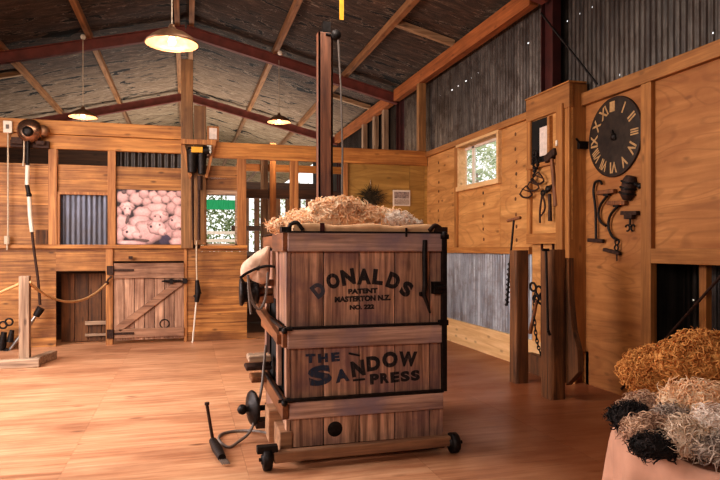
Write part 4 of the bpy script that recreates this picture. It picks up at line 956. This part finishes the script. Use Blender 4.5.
m = MB(); m.box(q[0]-.28, q[0]+.25, YB-.13, YB-.07, q[2]-.24, q[2]-.13); m.box(q[0]-.25, q[0]-.1, YB-.2, YB-.07, q[2]-.2, q[2]-.1); m.box(q[0]+.08, q[0]+.2, YB-.2, YB-.07, q[2]-.2, q[2]-.14); m.build('bracket', M['iron_rust'], sm_, bev=.006)
tube_pts = [(28, 140), (27.5, 165), (27, 185), (29, 195), (30, 215), (32, 232), (34, 250), (38, 280), (40, 305)]
P = [onY(u, v, Ys-.02) for u, v in tube_pts]
m = MB(); m.tube(P[0:2], .028); m.ball(P[1], .03); m.build('tube_joint', M['iron'], sm_)
m = MB(); m.tube([P[2], P[3]], .03); m.ball(P[3], .04); m.build('tube_joint', M['iron'], sm_)
m = MB(); m.tube(P[1:3], .03); m.build('downtube', M['white'], sm_)
m = MB(); m.tube(P[3:6], .03); m.build('downtube', M['white'], sm_)
m = MB(); m.tube(smooth(P[5:]), .02); m.build('flexible_shaft', M['iron_rust'], sm_)
m = MB(); m.tube(smooth([onY(u, v, Ys-.02) for u, v in ((24, 140), (24, 155), (23, 166))]), .012); m.build('pull_string', M['cord'], sm_)
# handpiece hung low
root = thing('shearing_handpiece', 'steel shearing handpiece hanging low beside barrier post', 'hand tool', onY(36, 322, Ys))
m = MB(); m.tube([onY(u, v, Ys-.02) for u, v in ((41, 308), (36, 316))], [.06, .05]); m.build('grip', M['iron'], root, bev=0)
m = MB(); m.tube([onY(u, v, Ys-.02) for u, v in ((37, 314), (30, 324), (22, 334), (8, 352))], [.018, .03, .028, .02]); m.build('shaft', M['steel'], root)
m = MB(); m.tube([onY(u, v, Ys-.05) for u, v in ((9, 350), (1, 358))], [.05, .06]); m.build('head', M['iron'], root)
# row of dark gear at far left
root = thing('shearing_handpiece', 'dark cluster of shearing gear against wall behind barrier foot', 'hand tool', onY(5, 345, Ys))
m = MB()
for u, v in ((3, 325), (9, 322)): p = onY(u, v, Ys); m.ring(p, (0,1,0), .05, .014, 16)
m.build('rings', M['iron'], root)
m = MB(); m.tube([onY(u, v, Ys) for u, v in ((4, 332), (2, 345), (0, 356))], [.04, .06, .05]); m.tube([onY(u, v, Ys) for u, v in ((12, 330), (10, 342))], [.03, .05]); m.build('grip', M['iron'], root)
# switch box + cable
q = onY(8, 127, YB-.1); root = thing('switch_box', 'white electrical switch box on the top beam at left edge', 'switch', q)
m = MB(); m.box(q[0]-.06, q[0]+.06, YB-.13, YB-.07, q[2]-.09, q[2]+.09); m.build('case', M['white'], root, bev=.008)
m = MB(); m.box(q[0]-.02, q[0]+.02, YB-.145, YB-.13, q[2]-.03, q[2]+.03); m.build('switch_lever', M['cordgrey'], root)
m = MB(); m.tube([onY(u, v, YB-.1) for u, v in ((8, 133), (8, 180), (8, 232), (7, 250))], .012); q = onY(7, 240, YB-.1); m.tube([(q[0], q[1], q[2]-.06), (q[0], q[1], q[2]+.06)], .04); m.build('pull_cord', M['cord'], label='thin cord hanging from the white switch box', cat='cord')
# small dark box opening at left
q0, q1 = onY(36, 230, YB), onY(48, 245, YB)
m = MB(); m.box(q0[0], q1[0], YB-.03, YB+.0, 1.57, q0[2]); m.build('ledge_box', M['dark_v'], label='small dark timber box on ledge left of wall stud', cat='box')
# shearing machine 2
q = onY(198, 158, Ys); s2 = thing('shearing_machine', 'black shearing motor with yellow plate on central post', 'shearing machine', (q[0], Ys, q[2]))
m = MB(); p = onY(196, 160, Ys); m.tube([(p[0]-.06, Ys, p[2]+.16), (p[0]-.06, Ys, p[2]-.2)], [.085, .07], 16); m.tube([(p[0]+.09, Ys, p[2]+.14), (p[0]+.09, Ys, p[2]-.22)], [.075, .06], 16); m.tube([(p[0]-.12, Ys, p[2]+.12), (p[0]+.2, Ys, p[2]+.16)], .08, 14); m.build('motor', M['iron'], s2)
p = onY(197, 150, Ys-.08); m = MB(); m.box(p[0]-.085, p[0]+.085, Ys-.1, Ys-.08, p[2]-.04, p[2]+.05); m.build('name_plate', M['yellow'], s2, bev=.004)
m = MB(); p = onY(208, 152, Ys); m.ball(p, .06, .05, .08); m.box(p[0]-.02, p[0]+.05, Ys-.05, Ys+.05, p[2]-.02, p[2]+.1); m.build('oil_cup', M['steel'], s2)
m = MB()
for sg, (ua, ub) in ((-1, (183, 191)), (1, (214, 206))):
    a = onY(ua, 145, YB-.1); b = onY(ub, 178, YB-.1); m.beam(a, b, .05, .12, (0, 1, 0))
m.box(onY(181, 143, YB-.1)[0], onY(216, 143, YB-.1)[0], YB-.16, YB-.06, onY(198, 146, YB)[2], onY(198, 141, YB)[2])
m.build('mounting_bracket', M['board_v'], s2, bev=.004)
m = MB(); m.tube([onY(u, v, Ys) for u, v in ((192, 176), (192, 190), (193, 240))], .012); m.tube([onY(u, v, Ys) for u, v in ((200, 176), (200, 190))], .04); m.tube([onY(u, v, Ys) for u, v in ((199, 190), (199, 240))], .022); m.build('downtube', M['iron_rust'], s2)
root = thing('hanging_handpiece', 'pale cord with black grip and slim rod hanging by the gate', 'hand tool', onY(197, 290, YB-.1))
m = MB(); m.tube([onY(u, v, YB-.12) for u, v in ((196.5, 240), (196.5, 262), (197, 284))], .013); m.build('cord', M['cord'], root)
m = MB(); m.tube([onY(u, v, YB-.12) for u, v in ((197, 280), (198, 292), (196.5, 302))], [.03, .05, .035], 12); m.tube([onY(u, v, YB-.12) for u, v in ((194, 297), (201, 292))], .025); m.build('grip', M['iron'], root)
m = MB(); m.tube([onY(u, v, YB-.12) for u, v in ((196.5, 300), (192.5, 343))], .014); m.build('rod', M['white'], root)
# little framed sign on beam
p0, p1 = onY(207, 126, YB-.05), onY(219, 142, YB-.05)
root = thing('framed_notice', 'small wooden framed pale notice standing on beam beside post', 'notice', (p0[0], YB-.05, p1[2]))
m = MB(); m.box(p0[0], p1[0], YB-.06, YB-.02, 3.235, p0[2]); m.build('frame', M['board_v'], root, bev=.004)
m = MB(); m.box(p0[0]+.035, p1[0]-.035, YB-.066, YB-.06, 3.27, p0[2]-.03); m.build('card', M['paper'], root)
# wreath and picture on ply
q = onY(371, 197, YB-.05); root = thing('dried_wreath', 'dark dried twig bundle hung on the plywood back wall', 'wreath', (q[0], YB-.05, q[2]))
m = MB(); rnd = random.Random(8)
for k in range(170):
    a = rnd.uniform(0, 6.28); b = Vector((q[0]+rnd.gauss(0, .06), YB-.06, q[2]+rnd.gauss(0, .04))); d = Vector((math.cos(a)*1.0, rnd.uniform(-.2, 0), math.sin(a)*.8+.15))
    m.tube([b, b+d*.1, b+d*rnd.uniform(.14, .26)+Vector((0,0,-.03))], [.007, .005, .002], 4, False)
m.build('twigs', plain('dry_twigs', S(62, 50, 30), .9, 0, .4, 20), root)
m = MB(); m.tube([(q[0], YB-.03, q[2]), (q[0], YB-.03, q[2]+.3)], .006); m.build('hanging_string', M['cord'], root)
p0, p1 = onY(393, 190, YB-.03), onY(410, 206, YB-.03)
root = thing('framed_photo', 'small white framed photo on plywood wall above the fleece', 'picture', (p0[0], YB-.03, p1[2]))
m = MB(); m.box(p0[0], p1[0], YB-.04, YB-.02, p1[2], p0[2]); fr_ = m.build('frame', M['white'], root)
m = MB(); m.box(p0[0]+.02, p1[0]-.02, YB-.043, YB-.04, (p0[2]+p1[2])/2-.01, p0[2]-.03); m.build('print', plain('grey_print', S(150, 130, 120), .6, 0, .5, 30), fr_)
m = MB(); m.box(p0[0]+.02, p1[0]-.02, YB-.043, YB-.04, p1[2]+.02, (p0[2]+p1[2])/2-.02); m.build('caption_strip', plain('grey_caption', S(176, 156, 140), .6, 0, .3, 60), fr_)
# ------------------------------------------------------------------ POSTS (leaning strainers)
q = onZ(519, 382, 0); px_, py_ = q[0], q[1]
m = MB(); vs = []
def rough_post(mb, cx, cy, w, d, h, seed, lean=(0, 0), flare=0):
    n_ = 14; secs = 12; vs = []
    for j in range(secs+1):
        t = j/secs
        for k in range(n_):
            a = 2*PI*k/n_; ca, sa = math.cos(a), math.sin(a); e = .35
            px = math.copysign(abs(ca)**e, ca)*w/2; py = math.copysign(abs(sa)**e, sa)*d/2
            s_ = 1+.06*noise.noise(Vector((k*.7, j*.35, seed)))+flare*(1-t)
            vs.append((cx+px*s_+lean[0]*t, cy+py*s_+lean[1]*t, h*t))
    mb.add(vs, [(j*n_+k, j*n_+(k+1) % n_, (j+1)*n_+(k+1) % n_, (j+1)*n_+k) for j in range(secs) for k in range(n_)], False)
    mb.add(vs[-n_:], [tuple(range(n_))]); mb.add(vs[:n_], [tuple(range(n_-1, -1, -1))])
rough_post(m, px_, py_, .17, .16, 1.48, 1); m.build('timber_post', M['dark_v'], label='slimmer rough dark timber post with auger leaning on it', cat='post', )
q = onZ(556, 400, 0); qx, qy = q[0]+.03, q[1]+.1
root = thing('timber_post', 'stout rough dark timber post with chain hanging beside it', 'post', (qx, qy, 0))
m = MB(); rough_post(m, qx, qy, .18, .2, 1.49, 3); m.build('post', M['dark_v'], root)
m = MB()
pr = [onX(u, v, qx+.12) for u, v in ((571, 258), (572, 300), (575, 330), (580, 350), (581, 372), (569, 385), (564, 300), (564, 258))]
n_ = len(pr); m.add([(p[0]-.03, p[1], p[2]) for p in pr]+[(p[0]+.03, p[1], p[2]) for p in pr], [tuple(range(n_))[::-1], tuple(range(n_, 2*n_))]+[(k, (k+1) % n_, n_+(k+1) % n_, n_+k) for k in range(n_)])
m.build('side_wedge', M['dark_v'], root)
m = MB(); m.box(4.0, 4.12, 6.15, 6.9, 0, .22); m.build('floor_box', M['dark_v'], label='low dark timber block on floor behind the posts', cat='block')
# auger with T handle
a = [onX(u, v, px_+.0) for u, v in ((516, 220), (512, 262), (509, 305))]
root = thing('hand_auger', 'long iron auger with wooden T handle leaning at slim post', 'auger', (a[2][0], a[2][1], a[2][2]))
off = Vector((-.1, -.1, 0)); A = [Vector(p)+off*.6 for p in a]
m = MB(); m.tube(A, .012); m.build('shaft', M['iron'], root)
m = MB(); m.tube([A[0]+Vector((-.03, .09, -.01)), A[0]+Vector((.03, -.09, .02))], .018); m.build('handle', M['handle_wood'], root)
m = MB(); n_ = 60; hp = [A[1].lerp(A[2], k/n_)+Vector((.022*math.cos(k*.9), .022*math.sin(k*.9), 0)) for k in range(n_+1)]; m.tube(hp, .006, 5); m.build('spiral_bit', M['iron'], root)
# rod & hook on the stout post
m = MB(); a = Vector(onY(547, 252, qy-.13)); b = Vector(onY(548, 330, qy-.13)); m.tube([a+Vector((-.05, 0, .02)), a+Vector((.02, 0, .02))], .014); m.tube([a+Vector((-.01, 0, .02)), b], .012); m.tube([b, b+Vector((.02, 0, -.05))], .016)
m.build('crow_bar', M['iron'], label='thin iron bar hanging on the face of stout post', cat='bar')
# chain and tools between posts
def chain(mb, pts, r=.018, w=.005):
    for i, (a, b) in enumerate(zip(pts[:-1], pts[1:])):
        c = (Vector(a)+Vector(b))/2; d = (Vector(b)-Vector(a)).normalized(); s_ = d.orthogonal().normalized()
        if i % 2: s_ = d.cross(s_)
        ln = (Vector(b)-Vector(a)).length*.7
        ps = [c+d*(ln*math.cos(t))+s_*(r*.7*math.sin(t)) for t in [2*PI*k/10 for k in range(11)]]
        mb.tube(ps, w, 5, False)
Xc = 4.0
cp = smooth([onX(u, v, Xc) for u, v in ((536, 290), (534, 310), (536, 335), (540, 352), (545, 357), (548, 350), (548, 320), (546, 298))], 5)
m = MB(); chain(m, cp, .022, .007); m.build('iron_chain', M['iron'], label='iron chain looping down between the two posts', cat='chain')
root = thing('animal_trap', 'dark iron trap hanging with chain between the two posts', 'trap', onX(540, 300, Xc))
m = MB()
for u, v, r_ in ((533, 287, .05), (539, 291, .055), (543, 297, .05), (536, 299, .045)): m.ring(onX(u, v, Xc), (1, .2, .1), r_, .014, 14)
m.tube(smooth([onX(u, v, Xc) for u, v in ((536, 300), (542, 304), (547, 296), (545, 286))]), .014); m.build('jaws', M['iron'], root)
m = MB(); m.tube([onX(u, v, Xc) for u, v in ((537, 300), (534, 315), (530, 333))], [.018, .02, .026]); m.build('handle', M['handle_wood'], root)
# ------------------------------------------------------------------ TOOLS ON TOOL BOARD
XW = XT-.03
def T(u, v, X=XW): return Vector(onX(u, v, X))
root = thing('timber_mallet', 'big wooden handled hammer hanging right on the tool board', 'hammer', T(553, 208))
m = MB(); m.tube([T(551, 152), T(552, 160), T(556, 206)], [.02, .024, .03]); m.build('handle', M['handle_wood'], root)
m = MB(); a, b = T(546.5, 160), T(556.5, 151); m.beam(a, b, .07, .085); m.build('head', M['iron_rust'], root, bev=.01)
for (pts, lb) in ((((543, 192), (542, 205), (540, 224)), 'slim iron pincers hanging left of the short hammer'), (((550, 187), (549, 205), (549, 222)), 'stubby iron hammer hanging under the big mallet')):
    pass
root = thing('iron_pincers', 'slim iron pincers hanging under the traps on tool board', 'pincers', T(541, 224))
m = MB(); m.tube(smooth([T(542, 196), T(540, 210), T(540, 223)]), .012); m.tube(smooth([T(543, 196), T(545, 208), T(541, 216)]), .01); m.build('grip_arms', M['iron_rust'], root)
m = MB(); m.ring(T(543, 193), (1,0,0), .03, .014, 12); m.build('jaws', M['iron'], root)
root = thing('iron_wrench', 'short heavy iron wrench hanging below the big mallet', 'wrench', T(550, 222))
m = MB(); m.tube([T(549.5, 194), T(550, 205), T(550, 221)], [.022, .02, .024]); m.build('handle', M['iron_rust'], root)
m = MB(); m.ball(T(548, 189), .03, .045, .04); m.beam(T(546, 192), T(552, 186), .03, .04); m.build('head', M['iron'], root)
root = thing('rabbit_trap', 'bunch of rusty iron traps hanging left on tool board', 'trap', T(534, 196))
for u, v, s_ in ((538, 178, 1.0), (533, 185, 1.0), (526, 192, 1.0)):
    m = MB(); c = T(u, v-6); e1 = T(u-6, v+2); e2 = T(u+6, v+3)
    m.tube(smooth([c, (c+e1)/2+Vector((0, .02, 0)), e1]), .008); m.tube(smooth([c, (c+e2)/2+Vector((0, -.02, 0)), e2]), .008)
    m.tube(smooth([e1, T(u-3, v+5), T(u+2, v+5.5), e2]), .012); m.tube([T(u-4, v-3), T(u+4, v)], .007); m.build('trap_jaw', M['iron_rust'], root)
m = MB(); chain(m, smooth([T(535, 152), T(533, 163), T(535, 172), T(531, 182)], 5), .02, .008)
chain(m, smooth([T(536, 155), T(538, 164), T(534, 172)], 5), .02, .008); m.ring(T(535, 154), (1,0,0), .035, .012, 12); m.build('trap_chain', M['iron'], root)
# ------------------------------------------------------------------ CLOCK
ck = onX(615.5, 137, XN); cy0, cz0, CR = ck[1], ck[2], .415
root = thing('clock_dial', 'large round dark iron clock face with pale roman numerals', 'clock', (XN, cy0, cz0-CR))
m = MB(); m.lathe((XN-.004, cy0, cz0), (-1,0,0), [(CR, 0), (CR, .016), (CR-.01, .02), (.3, .018), (.1, .017), (0, .017)], 64); m.build('dial_plate', M['dial'], root)
m = MB(); m.ring((XN-.02, cy0, cz0), (1,0,0), CR-.008, .006, 64); m.build('outer_rim', M['iron_rust'], root)
m = MB()
nums = ['XII', 'I', 'II', 'III', 'IV', 'V', 'VI', 'VII', 'VIII', 'IX', 'X', 'XI']
for k, s_ in enumerate(nums):
    a = 2*PI*k/12; vv, fs, wd, ht = text_geo(s_, 1.0, .03); kz = .115/ht; kx = kz*(.85 if len(s_) < 3 else .62); out = []
    if k == 0: continue
    for (p, q_) in vv:
        p *= kx; q_ = q_*kz+.315
        # clockwise as seen from inside the room: viewer's right is -Y
        rx = p*math.cos(a)+q_*math.sin(a); rz = -p*math.sin(a)+q_*math.cos(a)
        out.append((XN-.0255, cy0-rx, cz0+rz))
    nm_ = MB(); nm_.add(out, fs); nm_.build('numeral', M['numeral'], root)
m = MB(); m.box(XN-.026, XN-.022, cy0-.04+.02, cy0+.04+.02, cz0+.265, cz0+.37); m.build('number_patch', M['numeral'], root)
m = MB(); m.lathe((XN-.02, cy0, cz0), (-1,0,0), [(.04, 0), (.035, .02), (.015, .03), (0, .03)], 16); m.beam((XN-.035, cy0, cz0), (XN-.035, cy0+.02, cz0+.07), .01, .03); m.beam((XN-.035, cy0, cz0), (XN-.035, cy0-.04, cz0-.03), .01, .025); m.build('hands', M['iron'], root)
# ------------------------------------------------------------------ HOOKS ON NEAR WALL
XH = XN-.035
def H(u, v): return Vector(onX(u, v, XH))
root = thing('hay_hook', 'tall iron crook on flat foot, leftmost under the clock', 'hook', H(596, 243))
m = MB(); m.tube(smooth([H(602, 184), H(599.5, 181), H(595, 183), H(593.5, 192), H(595.5, 210), H(596, 240)]), .014); m.build('crook', M['iron'], root)
m = MB(); m.beam(H(588.5, 240), H(603.5, 241), .04, .04); m.build('foot', M['iron_rust'], root, bev=.008)
for (bar_, cur, foot, lb) in ((((598, 193), (615, 191)), ((607, 196), (600, 206), (598.5, 215), (601, 222), (606, 226)), None, 'curved iron wool hook with wooden grip, upper left'),
                        (((608, 203), (626, 203)), ((617, 207), (610, 216), (608.5, 227), (612, 236), (617, 240)), ((604, 248), (620, 254)), 'curved iron wool hook with wooden grip, lower and larger')):
    root = thing('wool_hook', lb, 'hook', H(*cur[-1]))
    m = MB(); m.beam(H(*bar_[0]), H(*bar_[1]), .05, .045); m.build('grip', M['handle_wood'], root, bev=.008)
    c0 = cur[0]; m = MB(); m.box(XH-.02, XH+.02, H(c0[0]+2.5, c0[1])[1], H(c0[0]-2.5, c0[1])[1], H(*c0)[2]-.0, H(*c0)[2]+.06); m.tube(smooth([H(*p) for p in cur]), .014); m.build('curved_hook', M['iron'], root)
m = MB(); a = H(617, 242); m.ring(a, (1,0,0), .03, .008, 12); m.ring(a+Vector((0, .01, -.06)), (1,0,0), .028, .008, 12); 
root = thing('wool_hook', 'small chain link hook with flat bar, lowest under the clock', 'hook', H(612, 254)); m.build('links', M['iron'], root)
m = MB(); m.beam(H(604, 249.5), H(620, 253.5), .04, .035); m.build('bar', M['iron_rust'], root, bev=.006)
m = MB(); m.tube([H(616.5, 252), H(617, 261)], .008); m.build('pin', M['iron_rust'], root)
root = thing('wool_hook', 'short iron bracket hook with curled ends, right under clock', 'hook', H(630, 228))
m = MB(); m.beam(H(622, 213), H(638, 213), .05, .04); m.box(XH-.03, XH+.02, H(634, 217)[1], H(626, 217)[1], H(630, 219)[2], H(630, 213)[2]); m.build('bar', M['iron_rust'], root, bev=.005)
m = MB(); c = H(627.5, 228); m.ring(c, (1,0,0), .03, .009, 14, 8, .3, 5.0, ref=(0,1,0)); c = H(633, 228); m.ring(c, (1,0,0), .03, .009, 14, 8, -1.6, 2.6, ref=(0,1,0)); m.tube([H(630, 218), H(630, 225)], .01); m.build('curled_ends', M['iron'], root)
root = thing('pulley_block', 'chunky old wooden pulley block hanging right below the clock', 'pulley', H(628, 203))
m = MB(); a, b = H(631, 176), H(626.5, 200); m.tube([a, a.lerp(b, .2), a.lerp(b, .8), b], [.05, .075, .07, .04], 14); m.build('block', M['iron_rust'], root)
m = MB(); 
for t in (.25, .5, .72): c = a.lerp(b, t); m.ring(c, (b-a), .082, .009, 16)
m.tube([H(633, 183), H(640, 186)], .02); m.ball(H(640, 186), .03); m.build('iron_bands', M['iron'], root)
# ------------------------------------------------------------------ LIGHTS, WORLD, CAMERA
def area(name, loc, target, sx, sy, e, col):
    ld = bpy.data.lights.new(name, 'AREA'); ld.shape = 'RECTANGLE'; ld.size = sx; ld.size_y = sy; ld.energy = e; ld.color = col
    o = bpy.data.objects.new(name, ld); C.objects.link(o); o.location = loc
    o.rotation_euler = (Vector(target)-Vector(loc)).to_track_quat('-Z', 'Y').to_euler(); return o
area('door_daylight', (-4.0, 6.2, 2.6), (-1.2, 6.4, .0), 4.0, 3.0, 430, (1, .92, .92))
area('rear_fill', (-2.2, -1.5, 3.0), (1.2, 5, 1.0), 3.5, 1.2, 180, (1, .88, .80))  # added fill lamp behind the camera; the rear wall is closed
area('far_roof_fill', (.5, 16.0, .8), (.6, 17.5, 6), 5, 4, 380, (1, .93, .86))  # unseen upward lamp added to brighten the far roof lining
area('press_top_fill', (1.0, 4.7, 4.6), (1.25, 4.9, 0), .8, .8, 60, (1, .93, .85))  # added lamp brightening wool and press top; the roof has no opening here
area('back_wall_wash', (-1.2, 7.2, 4.3), (-.6, 10.5, 1.2), 3.5, .8, 50, (1, .84, .66))
w = bpy.data.worlds.new('World'); bpy.context.scene.world = w; w.use_nodes = True; t = w.node_tree
sky = t.nodes.new('ShaderNodeTexSky'); sky.sky_type = 'HOSEK_WILKIE'; sky.turbidity = 6; sky.sun_direction = (-.5, -.4, .75)
mx = t.nodes.new('ShaderNodeMix'); mx.data_type = 'RGBA'; mx.inputs[0].default_value = .75; mx.inputs[7].default_value = (1, .98, .95, 1)
t.links.new(sky.outputs[0], mx.inputs[6]); t.links.new(mx.outputs[2], t.nodes['Background'].inputs[0]); t.nodes['Background'].inputs[1].default_value = 1.7
cam = bpy.data.cameras.new('camera'); cam.lens = F/720*36; cam.sensor_width = 36; cam.shift_y = 8.5/720; cam.clip_end = 200
co = bpy.data.objects.new('camera', cam); C.objects.link(co); co.location = (0, 0, EYE); co.rotation_euler = (PI/2, 0, -TH)
sc = bpy.context.scene; sc.camera = co
sc.view_settings.view_transform = 'Standard'; sc.view_settings.exposure = 0; sc.view_settings.gamma = 1.0
try: sc.view_settings.look = 'Medium High Contrast'
except Exception as e_: print('LOOK', e_)
for o in bpy.data.objects:
    if '_l' in o: del o['_l']
